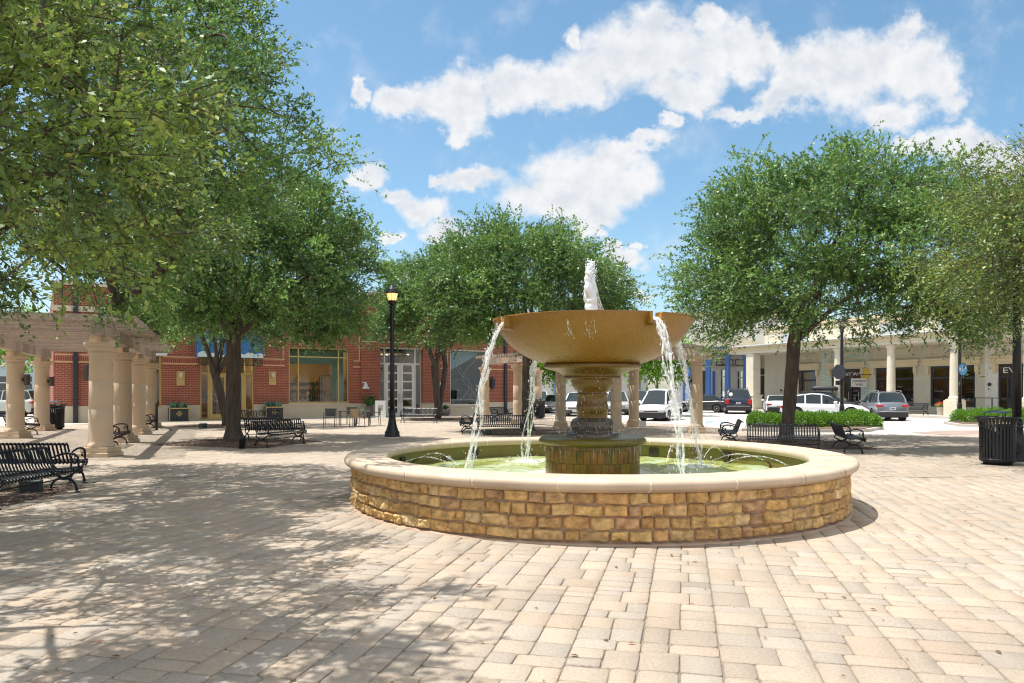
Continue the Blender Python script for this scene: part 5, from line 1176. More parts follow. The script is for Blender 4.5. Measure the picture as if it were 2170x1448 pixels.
# ================================================================ beige shop building with a colonnade (right)
RU = Vector((.41, -.912)); RN = Vector((.912, .41)); RA = math.atan2(RU.y, RU.x)      # local x toward the camera, local y into the building
C0 = Vector((28.55, 47.8)); RO = C0-RU*20.0+RN*2.8                                   # wall origin (far end)
def rl(px, off=0.0):
    o = RO+RN*off; t = (px-CX)/F; s = (o.x-t*o.y)/(t*RU.y-RU.x); return s, (o+RU*s).y
def RX(px, off=0): return rl(px, off)[0]
def rw(x, y): v = RO+RU*x+RN*y; return (v.x, v.y)
beige = tag(empty('shop_building', (RO.x, RO.y, 0), RA), 'beige shop building with cream lintels and white colonnade on the right', 'building')
FL = .12; HD = 3.46
wins = [(RX(1676), RX(1729), .75, HD), (RX(1762), RX(1824), FL, HD), (RX(1855), RX(1936), .62, HD), (RX(1971), RX(2066), .62, HD), (RX(2114), RX(2215), FL, HD)]
XE = RX(2240); xm0, xm1 = RX(1741), RX(1840); xw = RX(2087)
MUR = bpy.data.materials.new('floral_mural'); MUR.use_nodes = True
def mural():
    n = MUR.node_tree.nodes; l = MUR.node_tree.links; p = n['Principled BSDF']; tc = n.new('ShaderNodeTexCoord'); p.inputs['Roughness'].default_value = .8
    z = n.new('ShaderNodeTexNoise'); z.inputs['Scale'].default_value = 1.3; z.inputs['Detail'].default_value = 3; z.inputs['Distortion'].default_value = 3; l.new(tc.outputs['Object'], z.inputs['Vector'])
    r = n.new('ShaderNodeValToRGB'); r.color_ramp.interpolation = 'CONSTANT'; l.new(z.outputs[0], r.inputs[0]); e = r.color_ramp.elements; e[0].position = 0; e[0].color = (.55, .62, .58, 1); e[1].position = .42; e[1].color = (.42, .62, .56, 1)
    for pos, c in ((.47, (.60, .62, .54, 1)), (.53, (.62, .38, .34, 1)), (.56, (.62, .60, .52, 1)), (.60, (.20, .45, .38, 1)), (.63, (.6, .6, .52, 1))): q = e.new(pos); q.color = c
    w = n.new('ShaderNodeTexWave'); w.wave_type = 'RINGS'; w.inputs['Scale'].default_value = 2.2; w.inputs['Distortion'].default_value = 9; w.inputs['Detail'].default_value = 2; l.new(tc.outputs['Object'], w.inputs['Vector'])
    mr = n.new('ShaderNodeMapRange'); l.new(w.outputs[0], mr.inputs[0]); mr.inputs[1].default_value = .86; mr.inputs[2].default_value = .95
    x = n.new('ShaderNodeMix'); x.data_type = 'RGBA'; l.new(mr.outputs[0], x.inputs[0]); l.new(r.outputs[0], x.inputs[6]); x.inputs[7].default_value = (.16, .38, .34, 1); l.new(x.outputs[2], p.inputs['Base Color'])
mural()
PALE = mat('pale_weathered_stucco', (.62, .60, .56), .9, var=.12, vscale=3, vdet=8)
for (nm, m, a, b) in (('wall', SAGE, 0, xm0), ('mural_wall', MUR, xm0, xm1), ('wall', SAGE, xm1, xw), ('pale_wall', PALE, xw, XE)):
    wall_with_holes(nm, m, beige, a, b, -.02, 5.2, wins, 0, .3)
q = MB(); q.box(0, XE, 0, .3, 5.201, 7.3); q.box(0, .3, .3, 12, 0, 7.3); q.box(XE-.3, XE, .3, 12, 0, 7.3); q.build('upper_wall', OFFW, beige)
q = MB(); q.box(-.1, XE+.1, -.14, .4, 7.3, 7.5); q.box(-.05, XE+.05, -.07, -.002, 6.95, 7.1); q.build('cornice', CREAM, beige)
for k, (a, b) in enumerate(((xm1+1, xm1+4), (xw-3.2, xw-1), (2, 5))): bx('upper_panel', a, b, -.03, -.002, 5.6, 6.7, mat('balcony_grey', (.4, .43, .46), .6), beige)
for i, (a, b, z0, z1) in enumerate(wins):
    q = MB(); q.box(a-.42, b+.42, -.16, -.002, 3.55, 3.86); q.box(a-.5, b+.5, -.22, -.002, 3.862, 4.0); q.box(a-.36, b+.36, -.10, -.002, 3.47, 3.548)
    for x in (a-.28, b+.04): q.box(x, x+.24, -.14, -.002, 3.0, 3.468); q.box(x+.03, x+.21, -.10, -.002, 2.86, 2.998)
    q.build('lintel', CREAM, beige)
    q = MB(); c0, c1, d0, d1 = a-.1, b+.1, 4.2, 4.82; t = .09
    q.box(c0, c1, -.04, -.002, d0, d0+t); q.box(c0, c1, -.04, -.002, d1-t, d1); q.box(c0, c0+t, -.04, -.002, d0+t, d1-t); q.box(c1-t, c1, -.04, -.002, d0+t, d1-t); q.build('panel_moulding', CREAM, beige)
    mull = [a+(b-a)*.5] if i != 0 else [a+(b-a)*.4]
    if i in (1, 4):
        w = b-a; f = framed(beige, a, b, FL, HD, DARK, [a+w*.2], [2.65], .12, y=.1, name='shopfront_frame')
        for (p, q_) in ((a+w*.26, a+w*.62), (a+w*.63, b-.15)):
            qq = MB(); t = .14; qq.box(p, p+t, .08, .14, FL+.02, 2.55); qq.box(q_-t, q_, .08, .14, FL+.02, 2.55); qq.box(p+t, q_-t, .08, .14, 2.4, 2.55); qq.box(p+t, q_-t, .08, .14, FL+.02, FL+.3); d_ = qq.build('door', DARK, beige)
            qq = MB(); qq.tube([(q_-.09, .05, 1.0), (q_-.09, .02, 1.05), (q_-.09, .02, 1.6), (q_-.09, .05, 1.65)], .016, 6); qq.build('handle', WHITE, d_)
    else:
        framed(beige, a, b, z0, z1, DARK, mull, [2.62], .14, y=.1)
text('lettering', 'JOHNNY WAS', .40, WHITE, beige, (wins[1][0]+(wins[1][1]-wins[1][0])*.55, .05, 3.04), sx=1.15)
text('lettering', 'EVER', .52, WHITE, beige, (RX(2152), .05, 3.04), sx=1.5)
q = MB(); x = RX(2097); q.slab([(x+.13*math.cos(.5*k), 2.15+.13*math.sin(.5*k)) for k in range(12)], -.03, -.002); q.slab([(x-.05+.05*math.cos(k), 1.85+.05*math.sin(k)) for k in range(6)], -.03, -.002); q.build('wall_fixture', DARK, beige)
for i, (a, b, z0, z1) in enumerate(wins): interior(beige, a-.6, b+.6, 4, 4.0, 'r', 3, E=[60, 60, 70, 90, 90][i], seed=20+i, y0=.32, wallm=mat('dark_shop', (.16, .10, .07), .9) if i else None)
# yellow and green flower motifs on the mural
q = MB(); fx = RX(1834)
for k in range(9): a = 6.28*k/9; q.slab([(fx+.22*math.cos(a)+.2*math.cos(t), 3.0+.3*math.sin(a)+.26*math.sin(t)) for t in (0, 1, 2, 3, 4, 5)], -.03-.002*k, -.004)
q.build('flower_motif', mat('mural_yellow', (.65, .42, .07), .7), beige)
# porch: floor, columns, ceiling, entablature
q = MB(); q.box(-1.5, XE, -4.2, -.03, -.03, FL); o = q.build('sidewalk', CONC); o.location = beige.location; o.rotation_euler = beige.rotation_euler; tag(o, kind='structure')
q = MB(); q.box(-1, XE, -3.25, -.01, 4.98, 5.15); q.build('porch_ceiling', OFFW, beige)
q = MB(); q.box(-1, XE, -3.3, -2.35, 5.152, 5.45); q.box(-1.05, XE, -3.4, -2.3, 5.452, 5.6); q.build('entablature', CREAM, beige)
q = MB(); q.box(-1.1, XE, -3.5, -2.2, 5.602, 5.68); q.build('porch_gutter', mat('gutter_white', (.62, .66, .68), .5), beige)
for s in (24.6, 20, 15.33, 10.73, 6.43, 1.68):
    if s > 4:
        q = MB(); q.bbox(s-.45, s+.45, -3.25, -2.35, FL, FL+1.0, .01); q.bbox(s-.38, s+.38, -3.18, -2.42, FL+1.0, FL+1.08, .01); q.lathe([(.36, FL+1.08), (.37, FL+1.14), (.34, FL+1.2), (.30, FL+1.24), (.29, FL+1.3), (.285, 2.2), (.25, 4.6), (.27, 4.62), (.25, 4.66), (.3, 4.75), (.34, 4.8), (.34, 4.978)], 28, s, -2.8)
        q.build('column', OFFW, beige)
    else:
        q = MB(); q.bbox(s-.62, s+.5, -3.3, -2.3, FL, FL+1.15, .01); q.bbox(s-.68, s+.56, -3.36, -2.24, FL+1.15, FL+1.27, .01); q.bbox(s-.5, s+.4, -3.2, -2.4, FL+1.27, 4.978, .01); q.build('pier', OFFW, beige)
# low rails and hanging board
q = MB(); xr = RX(2065, -1.2)
for a in (0, 1.1, 2.2): q.box(xr+a, xr+a+.05, -1.2, -1.15, FL, 1.25)
q.box(xr, xr+2.25, -1.2, -1.15, 1.251, 1.30); q.build('railing', DARK, beige)
hb = tag(empty('hanging_sign', (*rw(RX(1820, -1.0), -1.0), 2.35), RA+R(70)), 'small white hanging board with two lines of black lettering by the mural', 'sign')
q = MB(); q.bbox(-.62, .62, -.02, .02, -.33, .33, .005); q.build('board', WHITE, hb); q = MB(); q.tube([(-.1, 0, .62), (1.2, 0, .62)], .025, 6); q.tube([(.0, 0, .33), (.0, 0, .62)], .01, 4); q.build('bracket', BLK, hb)
for zz, t in ((.12, 'JOHNNY'), (-.14, 'WAS')): text('lettering', t, .24, BLK, hb, (.0, -.03, zz), sx=1.1)
# flower pots on the pavement
FLW = leafmat('flower_red', (.55, .02, .03), (.65, .10, .12), (.6, .5, .05), .2, .05); FLY = leafmat('flower_yellow', (.65, .45, .03), (.7, .35, .03), (.65, .6, .1), .2, .05); FLWH = leafmat('flower_white', (.6, .65, .5), (.7, .7, .6), (.15, .4, .05), .2, .05)
PT = mat('stone_pot', (.50, .44, .36), .85, var=.08)
for i, (px, py, h, rw_, mm, lb) in enumerate(((1995, 884.5, .55, .30, FLW, 'stone pot of red and yellow flowers beside the white column base'), (1912, 882, .55, .28, FLY, 'stone pot of yellow and red flowers between the grey car and the bench'), (2050, 876, .35, .55, FLY, 'bed of yellow and white flowers behind the right hedge'), (2030, 874.5, .35, .4, FLWH, 'white flowers in a low pot beside the parking sign post'), (2138, 876, .35, .6, FLW, 'bed of red flowers behind the right hedge'), (1634, 871, .5, .3, FLWH, 'round stone pot at the corner pier'), (1800, 874, .35, .35, FLY, 'yellow flowers in a pot at the mural shop door'))):
    g = gp(px, py); r_ = tag(empty('flower_pot', (*g, FL)), lb, 'flower pot', 'flower pots on the shop pavement'); q = MB(); q.lathe([(rw_*.75, 0), (rw_*.95, h*.9), (rw_*1.02, h), (rw_*.9, h*.96)], 22); q.build('pot', PT, r_)
    r = np.random.default_rng(i+60); n = 500; a = r.uniform(0, 6.28, n); k = r.uniform(0, 1, n)**.5*rw_*1.25; z = h+.06+.28*np.sqrt(np.maximum(0, 1-(k/rw_/1.3)**2))*r.uniform(.5, 1.1, n)
    B = np.stack([k*np.cos(a), k*np.sin(a), z], 1); D = unit(r.normal(0, 1, (n, 3))); U = unit(r.normal(0, 1, (n, 3))); U = unit(U-D*np.sum(U*D, 1, keepdims=True)); V_, F_ = leaves(B, D, U, r.uniform(.05, .09, n), r.uniform(.02, .04, n), r); cc = np.stack([r.random(n), r.random(n), a*0, a*0+1], 1)
    h_ = n//2; npmesh('flowers', V_[:h_*4], F_[:h_], mm, r_, cc[:h_]); V2 = V_[h_*4:].copy(); V2[:, 2] -= .08; npmesh('leaves', V2, F_[:n-h_], SHRUB, r_, cc[h_:])
# ================================================================ blue columned shop building
DB = 72.0
def sx(px, d=DB): return (px-CX)*d/F
blue = tag(empty('blue_building', (0, 0, 0)), 'white shop building with tall blue columns behind the navy car', 'building')
def bz2(y, d=DB): return zat(y, d)
x0, x1 = sx(1436), sx(1660)
dw = [(sx(1488), sx(1507), .0, bz2(786)), (sx(1527), sx(1540), 0, bz2(782)), (sx(1562), sx(1577), 1.6, bz2(784)), (sx(1608), sx(1637), .6, bz2(779))]
wall_with_holes('wall', WHITE, blue, x0, x1, 0, 9.0, dw, DB, DB+.4)
for i, (a, b, z0, z1) in enumerate(dw):
    framed(blue, a, b, z0+.02, z1, WHITE if i else DARK, [(a+b)/2] if i > 1 else [], [z1-.75], .09, y=DB+.1); bx('dark_room', a-.3, b+.3, DB+2.5, DB+2.6, 0, 4.5, mat('room_dark', (.05, .045, .04), .9), blue)
for k, (a, b) in enumerate(((1470, 1509), (1517, 1554), (1558, 1590))):
    q = MB(); xa, xb = sx(a), sx(b); z0, z1 = bz2(775), bz2(762); t = .07; y0, y1 = DB-.06, DB-.002
    q.box(xa, xb, y0, y1, z0, z0+t); q.box(xa, xb, y0, y1, z1-t, z1); q.box(xa, xa+t, y0, y1, z0+t, z1-t); q.box(xb-t, xb, y0, y1, z0+t, z1-t); q.build('sign_frame', DARK, blue)
q = MB(); xc = sx(1526); zc = bz2(769)
q.tube([(xc+.08*t, DB-.08, zc+.16*math.sin(t*2.1)*(1 if t % 3 else .5)) for t in range(12)], .028, 5); q.tube([(xc+.1+.06*t, DB-.08, zc-.15+.1*math.sin(t*2.6)) for t in range(14)], .02, 5); q.build('script_lettering', BLK, blue)
q = MB(); q.box(x0, x1, DB-.25, DB-.07, bz2(780), bz2(777)); q.box(x0, x1, DB-3.6, DB-.26, 5.25, 5.5); q.box(x0, x1, DB-.4, DB-.002, 5.52, 5.9); q.build('white_trim', OFFW, blue)
q = MB(); q.box(x0, sx(1590), DB-4.0, DB-2.6, 5.51, 5.95); q.slab([(x0, 5.96), (sx(1590), 5.96), ((x0+sx(1590))/2, 7.2)][::-1], DB-3.9, DB-3.5); q.build('pediment', OFFW, blue); bx('blue_beam', x0+.3, sx(1588), DB-4.03, DB-4.005, 5.55, 5.75, BLUE, blue)
for px in (1460, 1501, 1542, 1581):
    q = MB(); X_ = sx(px, DB-3.2); q.lathe([(.42, 0), (.42, .25), (.30, .3), (.28, 1), (.24, 4.8), (.34, 4.9), (.40, 5.0), (.40, 5.24)], 24, X_, DB-3.2); q.build('blue_column', BLUE, blue)
for px, w in ((1512, 5), (1643, 6.5), (1449, 4)): bx('blue_pilaster', sx(px)-w*.022, sx(px)+w*.022, DB-.15, DB-.003, 0, bz2(787), BLUE, blue)
q = MB(); q.box(sx(1561, DB-2), sx(1579, DB-2), DB-2.05, DB-2, zat(787, DB-2), zat(779, DB-2)); q.box(sx(1569, DB-2), sx(1570.5, DB-2), DB-2.04, DB-2.01, zat(779, DB-2), 5.25); o = q.build('hanging_board', WHITE, blue)
bx('sage_soffit_wall', sx(1606), sx(1660), DB-1.2, DB-.3, bz2(776), 5.24, SAGE, blue)
bx('roof', x0, x1, DB+.4, DB+12, 8.6, 8.8, CREAM, blue); bx('cornice', x0-.3, x1+.3, DB-.3, DB+.4, 9.0, 9.35, CREAM, blue)
# ================================================================ far pale buildings across the street
def far_building(name_label, xa, xb, y, h, body, seed, panels):
    rd = random.Random(seed); r_ = tag(empty('far_building', ((xa+xb)/2, y, 0)), name_label, 'building', 'pale buildings across the street'); w = (xb-xa)/2
    bx('wall', -w, w, 0, 10, 0, h, body, r_); bx('cornice', -w-.2, w+.2, -.25, -.002, h-.5, h, OFFW, r_)
    n = int((xb-xa)/2.6)
    for i in range(n):
        x = -w+(i+.5)*2*w/n; k = rd.random()
        if k < .45: q = MB(); q.box(x-.75, x+.75, -.04, -.003, .4, 3.2); f = q.build('window', GLD, r_); q = MB(); q.box(x-.04, x+.04, -.07, -.042, .4, 3.2); q.box(x-.8, x+.8, -.07, -.042, 2.5, 2.6); q.build('frame', WHITE, f)
        elif k < .7: bx('panel', x-.6, x+.6, -.1, -.003, 0, 3.6, panels[0], r_)
        else: q = MB(); q.lathe([(.36, 0), (.34, .3), (.3, 4.2), (.38, 4.4)], 16, x, -1.2); q.build('column', WHITE, r_)
        bx('upper_window', x-.5, x+.5, -.04, -.003, 4.9, 6.2, GLD, r_)
    bx('canopy', -w, w, -1.7, -.26, 4.2, 4.5, OFFW, r_); return r_
GLD = mat('dark_glass', (.02, .03, .035), .06, spec=.9)
PB = mat('pale_blue_wall', (.40, .53, .62), .7); PB2 = mat('steel_blue', (.12, .25, .38), .6)
far_building('pale building seen between the fountain and the pergola columns', 1.0, 15.4, 84, 8.2, mat('pale_wall', (.55, .56, .54), .8), 3, [PB2])
far_building('pale blue building at the far left edge behind the cars', -62, -30, 76, 6.5, PB, 4, [PB2])
far_building('long pale building continuing behind the brick shops', -29, .5, 92, 8.0, mat('pale_wall_b', (.5, .5, .5), .8), 5, [PB2])
far_building('pale building beyond the beige shop at the far right', 34, 60, 84, 7.0, mat('pale_wall_c', (.55, .52, .46), .8), 6, [PB2])
# ================================================================ vehicles
TYRE = mat('tyre', (.02, .02, .02), .8); RIM = mat('alloy', (.45, .46, .48), .3, .8); BRONZE = mat('bronze_rim', (.22, .13, .06), .4, .6); PLASTIC = mat('trim_black', (.02, .02, .022), .55)
CG = mat('car_glass', (.01, .02, .026), .06, spec=.55); LAMPR = mat('tail_red', (.45, .01, .015), .15, coat=1); LAMPW = mat('headlamp', (.6, .63, .66), .1, coat=1, spec=.9); CHROME = mat('chrome', (.6, .6, .62), .15, 1); PLATEM = mat('number_plate', (.6, .62, .64), .5)
def lerp(tb, x):
    for (a, va), (b, vb) in zip(tb[:-1], tb[1:]):
        if x <= b: return va+(vb-va)*max(0, (x-a))/(b-a)
    return tb[-1][1]
def make_car(paint, L, Wd, belt, top, roof, wb=(.18, .80), wr=.36, clear=.22, kind='suv', tl='wrap', rimm=None, rack=False, box=False, cladding=True):
    """x forward (front +L/2). belt: [(t, z)] top of lower body from rear t=0 to front t=1; roof: [(t, z)] greenhouse top; top: (t0,t1,t2,t3) glass start rear, roof start, roof end, windscreen base"""
    root = empty('parked_car'); hw = Wd/2; t0, t1, t2, t3 = top
    wx = [L*(wb[0]-.5), L*(wb[1]-.5)]; ar = wr*1.13
    NS = 84; xs = sorted(set([L*(i/NS-.5) for i in range(NS+1)]+[w+s*ar*.999 for w in wx for s in (-1, 1)]))
    def hwid(t): 
        e = min(t/.07, (1-t)/.10, 1); return hw*(1-.16*(1-e)**2)*(1 if t < .75 else 1-.05*(t-.75)/.25)
    body = MB(); clad = MB(); rows = 9; ringp = []; ringc = []
    for x in xs:
        t = x/L+.5; w = hwid(t); zt = lerp(belt, t); zb = clear+.02
        if t < .03: zb += .10*(1-t/.03)
        if t > .96: zb += .06*(t-.96)/.04
        for c in wx:
            if abs(x-c) < ar: zb = max(zb, wr+math.sqrt(max(0, ar*ar-(x-c)**2)))
        zb = min(zb, zt-.08); side = []
        for k in range(rows+1):
            s = k/rows; z = zb+(zt-zb)*s; zz = (z-clear)/(zt-clear)
            bul = 1-.07*(1-min(1, zz/.35))**2-.10*max(0, (zz-.72)/.28)**2+.012*math.sin(zz*9)
            side.append((w*bul, z))
        topw = side[-1][0]; crown = [(topw*.8, zt+.022), (topw*.4, zt+.04), (0, zt+.045)]
        ring = [(x, y, z) for y, z in side]+[(x, y, z) for y, z in crown]+[(x, -y, z) for y, z in crown[::-1][1:]]+[(x, -y, z) for y, z in side[::-1]]
        ringp.append(ring)
    m = len(ringp[0]); vs = [v for r in ringp for v in r]; fs = [(i*m+j, i*m+j+1, (i+1)*m+j+1, (i+1)*m+j) for i in range(len(xs)-1) for j in range(m-1)]
    fs += [tuple(range(m))[::-1], tuple(range((len(xs)-1)*m, len(xs)*m))]; body.add(vs, fs)
    # roof skin
    def gh(x):
        t = x/L+.5; z = lerp(roof, t); zbt = lerp(belt, t)+.0; w = hwid(t)*.90; hgt = max(.001, z-zbt); tw = w-min(.20, hgt*.34); return z, zbt, w, tw
    gx = [L*(t0+(t3-t0)*i/44-.5) for i in range(45)]; rg = []; pill = MB(); glass = MB()
    for x in gx:
        z, zb, w, tw = gh(x); z = max(z, zb+.012); rg.append([(x, w, zb-.02), (x, w-(w-tw)*.45, zb+(z-zb)*.5), (x, tw+.02, z-.055*(z-zb)), (x, tw-.06, z-.004), (x, tw*.5, z+.022), (x, 0, z+.03)])
    def full(r): return r+[(a, -b, c) for a, b, c in r[::-1][1:]]
    rg = [full(r) for r in rg]; m2 = 11
    pil = {'suv': (.08, .36, .64), 'van': (.03, .5, .72), 'sedan': (.10, .5, .62)}[kind]
    for i in range(len(gx)-1):
        t = gx[i]/L+.5; a = rg[i]; b = rg[i+1]; f = (t-t0)/(t3-t0)
        for j in range(m2-1):
            side = j in (0, 1, m2-2, m2-3); quad = [a[j], a[j+1], b[j+1], b[j]]
            sl_r = t < t1; sl_f = t >= t2
            paintq = (j in (3, 4, 5, 6) and not (sl_r or sl_f)) or j in (2, 7)
            if side:
                if sl_f and f > .93: paintq = True
                for c in pil[1:]:
                    if abs(f-c) < .016: paintq = True
                if kind == 'van' and f < .5: paintq = True
                if sl_r and t-t0 < .02: paintq = True
            if kind == 'van' and sl_r and j in (3, 6): paintq = True
            (body if paintq else glass).add(quad, [(0, 3, 2, 1)])
    cap = rg[0]; glass.add(cap, [tuple(range(m2))])
    body.build('body', paint, root, True); glass.build('windows', CG, root, True)
    # underside
    bx('underbody', -L*.47, L*.47, -hw*.82, hw*.82, clear-.03, clear+.22, PLASTIC, root)
    if cladding:
        for sy in (-1, 1):
            q = MB(); q.bbox(wx[0]+ar, wx[1]-ar, sy*hw*.955-.03, sy*hw*.955+.03, clear-.02, clear+.12, .01); q.build('sill', PLASTIC, root)
    for sx_ in (0, 1):
        for sy in (-1, 1):
            w_ = empty('wheel', (wx[sx_], sy*(hw-.135), wr)); w_.parent = root; mt = Matrix.Rotation(R(90), 4, 'X')
            q = MB(); q.lathe([(wr*.62, -.11), (wr*.9, -.115), (wr*.985, -.085), (wr, -.05), (wr, .05), (wr*.985, .085), (wr*.9, .115), (wr*.62, .11)], 30); q.v = [tuple(mt @ Vector(v)) for v in q.v]; q.build('tyre', TYRE, w_, True)
            q = MB(); q.lathe([(wr*.64, sy*.07), (wr*.64, sy*.118), (wr*.58, sy*.118), (wr*.56, sy*.06)], 30, cap=False); q.lathe([(.07, sy*.06), (.06, sy*.112)], 12)
            for k in range(5):
                a = 6.283*k/5; c, s = math.cos(a), math.sin(a); p = .032; r1 = wr*.60; q.add([(c*.05-s*p, s*.05+c*p, sy*.105), (c*.05+s*p, s*.05-c*p, sy*.105), (c*r1+s*p*1.3, s*r1-c*p*1.3, sy*.108), (c*r1-s*p*1.3, s*r1+c*p*1.3, sy*.108)], [(0, 1, 2, 3)])
            q.v = [(v[0], -v[2]*-1, v[1]) for v in q.v]; q.build('rim', rimm or RIM, w_)
            q = MB(); q.lathe([(ar*.98, 0), (ar*.98, .02)], 24); q.v = [(v[0], v[2]-sy*.16, v[1]) for v in q.v]; q.build('wheel_well', PLASTIC, w_)
    zb0 = lerp(belt, .01); zf = lerp(belt, .99); wr0 = hwid(.0); wf = hwid(1.0)
    xr, xf = -L/2, L/2
    # bumpers, lamps, grille, plates
    q = MB(); q.bbox(xr-.07, xr+.10, -hw*.90, hw*.90, clear+.02, clear+.30, .03); q.build('rear_bumper', PLASTIC, root); q = MB(); q.bbox(xr-.085, xr-.05, -hw*.8, hw*.8, clear+.31, clear+.345, .006); q.build('bumper_trim', CHROME, root)
    q = MB(); q.bbox(xf-.10, xf+.05, -hw*.86, hw*.86, clear+.0, clear+.24, .03); q.build('front_bumper', PLASTIC, root)
    if kind == 'van': q = MB(); q.bbox(xf-.30, xf+.07, -hw*.97, hw*.97, clear-.02, clear+.36, .05); q.build('bumper_skirt', PLASTIC, root)
    q = MB(); gz0 = clear+.30; gz1 = max(gz0+.12, zf-.16); q.bbox(xf-.05, xf+.025, -hw*.5, hw*.5, gz0, gz1, .015); g = q.build('grille', PLASTIC, root)
    q = MB()
    for k in range(4): z = gz0+(gz1-gz0)*(k+.5)/4; q.box(xf+.02, xf+.034, -hw*.46, hw*.46, z-.006, z+.006)
    q.build('grille_bars', CHROME if kind != 'van' else PLASTIC, g)
    for sy in (-1, 1):
        q = MB(); a, b = sorted((sy*hw*.52, sy*hw*.93)); q.bbox(xf-.22, xf+.005, a, b, zf-.20, zf-.06, .02); q.build('headlight', LAMPW, root)
        a, b = sorted((sy*hw*(.52 if tl == 'wide' else .66), sy*hw*.95))
        if tl == 'tall': z0, z1 = zb0-.42, zb0-.06
        else: z0, z1 = zb0-.24, zb0-.10
        q = MB(); q.bbox(xr-.02, xr+.28, a, b, z0, z1, .02); q.build('taillight', LAMPR, root)
        q = MB(); zm = lerp(belt, t3-.06)+.10; xm = L*(t3-.5)-.42; q.bbox(xm-.10, xm+.10, min(sy*(hw*.93), sy*(hw*.93+.22)), max(sy*(hw*.93), sy*(hw*.93+.22)), zm-.06, zm+.09, .03); q.build('mirror', paint, root)
        for f in ((.33, .57) if kind != 'van' else (.62,)):
            q = MB(); x = L*(t0+(t3-t0)*f-.5)-.12; z = lerp(belt, .5)-.14; q.bbox(x-.1, x+.1, sy*hw*.965-.018, sy*hw*.965+.018, z-.018, z+.018, .006); q.build('door_handle', paint if kind == 'suv' else PLASTIC, root)
        q = MB()
        for f in (.10, .35, .61, .86):
            x = L*(t0+(t3-t0)*f-.5); 
            if abs(x-wx[0]) < ar or abs(x-wx[1]) < ar*1.02: continue
            q.box(x-.004, x+.004, sy*hw*.975-.012, sy*hw*.975+.012, clear+.18, lerp(belt, x/L+.5)-.05)
        if q.v: q.build('door_gap', PLASTIC, root)
    q = MB(); q.bbox(xr-.035, xr+.03, -.16, .16, zb0-.40, zb0-.26, .003); p = q.build('number_plate', PLATEM, root); q = MB(); q.box(xr-.04, xr-.036, -.11, .11, zb0-.36, zb0-.30); q.build('plate_marks', mat('plate_ink', (.08, .1, .2), .6), p)
    q = MB(); q.bbox(xf+.0, xf+.055, -.16, .16, clear+.1, clear+.24, .003); q.build('number_plate', PLATEM, root)
    if rack:
        for sy in (-1, 1):
            q = MB(); zr = lerp(roof, (t1+t2)/2); y = sy*(hw*.9-.22); xa, xb = L*(t1-.5)+.1, L*(t2-.5)-.15; q.tube([(xa-.1, y, zr-.02), (xa, y, zr+.07), (xb, y, zr+.07), (xb+.1, y, zr-.02)], .018, 6); q.build('roof_rail', RIM if rack != 'dark' else PLASTIC, root)
    if box:
        q = MB(); zr = lerp(roof, (t1+t2)/2)+.12
        for k, (s, z) in enumerate(((.8, 0), (.97, .07), (1, .14), (.96, .24), (.82, .32), (.5, .36))):
            for i in range(20): a = 6.283*i/20; c, sn = math.cos(a), math.sin(a); q.v.append((-.15+.95*s*math.copysign(abs(c)**.55, c), .42*s*math.copysign(abs(sn)**.55, sn), zr+z))
        q.f = [(k*20+i, k*20+(i+1) % 20, k*20+20+(i+1) % 20, k*20+20+i) for k in range(5) for i in range(20)]+[tuple(range(100, 120)), tuple(range(19, -1, -1))]; q.m = [0]*len(q.f); q.c = [(1, 1, 1, 1)]*len(q.f)
        q.build('roof_box', PLASTIC, root, True)
        q = MB(); [q.box(x-.03, x+.03, -.6, .6, zr-.09, zr-.04) for x in (-.6, .3)]; q.build('roof_bars', PLASTIC, root)
    return root
def paint(name, c, metal=.0): return mat(name, c, .28, metal, coat=.8, spec=.5)
PW = paint('paint_white', (.75, .77, .80)); PNAVY = paint('paint_navy', (.004, .012, .042), .2); PBLK = paint('paint_black', (.012, .012, .015)); PGREY = paint('paint_grey', (.20, .22, .26), .5); PSIL = paint('paint_silver', (.50, .50, .50), .5); PPEARL = paint('paint_green_silver', (.38, .42, .38), .3)
def suvp(h, z=1.02, hood=.98): return dict(belt=[(0, z), (.04, z+.03), (.70, z-.03), (.78, hood), (.93, hood-.09), (1, hood-.26)], roof=[(0, z+.02), (.015, z+.05), (.10, h-.06), (.2, h), (.42, h+.0), (.56, h-.05), (.74, z-.0)], top=(.01, .12, .56, .745))
def sedanp(h, z=.95): return dict(belt=[(0, z-.10), (.03, z), (.16, z+.02), (.7, z-.05), (.93, z-.16), (1, z-.34)], roof=[(.08, z), (.13, z+.05), (.30, h-.05), (.42, h), (.54, h-.03), (.73, z-.08)], top=(.10, .32, .54, .73))
vanp = dict(belt=[(0, 1.02), (.7, 1.02), (.80, 1.0), (.95, .88), (1, .70)], roof=[(0, 1.7), (.02, 1.80), (.1, 1.86), (.6, 1.86), (.68, 1.78), (.88, .98)], top=(.005, .02, .68, .88))
CARG = 'vehicles parked along the street'
def put(c, px, py, heading, label, cat='car', dx=0):
    g = gp(px, py); c.location = (g[0]+dx, g[1], -.03); c.rotation_euler.z = R(heading); tag(c, label, cat, CARG); return c
put(make_car(PW, 4.5, 1.75, wr=.32, kind='van', cladding=False, clear=.2, **vanp), 1400, 889, -116, 'white delivery van facing the plaza with black front bumper', 'van')
nv = put(make_car(PNAVY, 5.3, 2.06, wr=.41, kind='suv', tl='tall', rack='dark', clear=.28, **suvp(1.92, 1.16, 1.15)), 1561, 875, 76, 'large navy blue car seen from behind with a round white sticker')
q = MB(); q.slab([(.15*math.cos(.35*k), .15*math.sin(.35*k)) for k in range(18)], -.004, .004); st_ = q.build('sticker', WHITE, nv); st_.rotation_euler = (R(-12), 0, R(-90)); st_.location = (-2.62+.14, .55, 1.50)
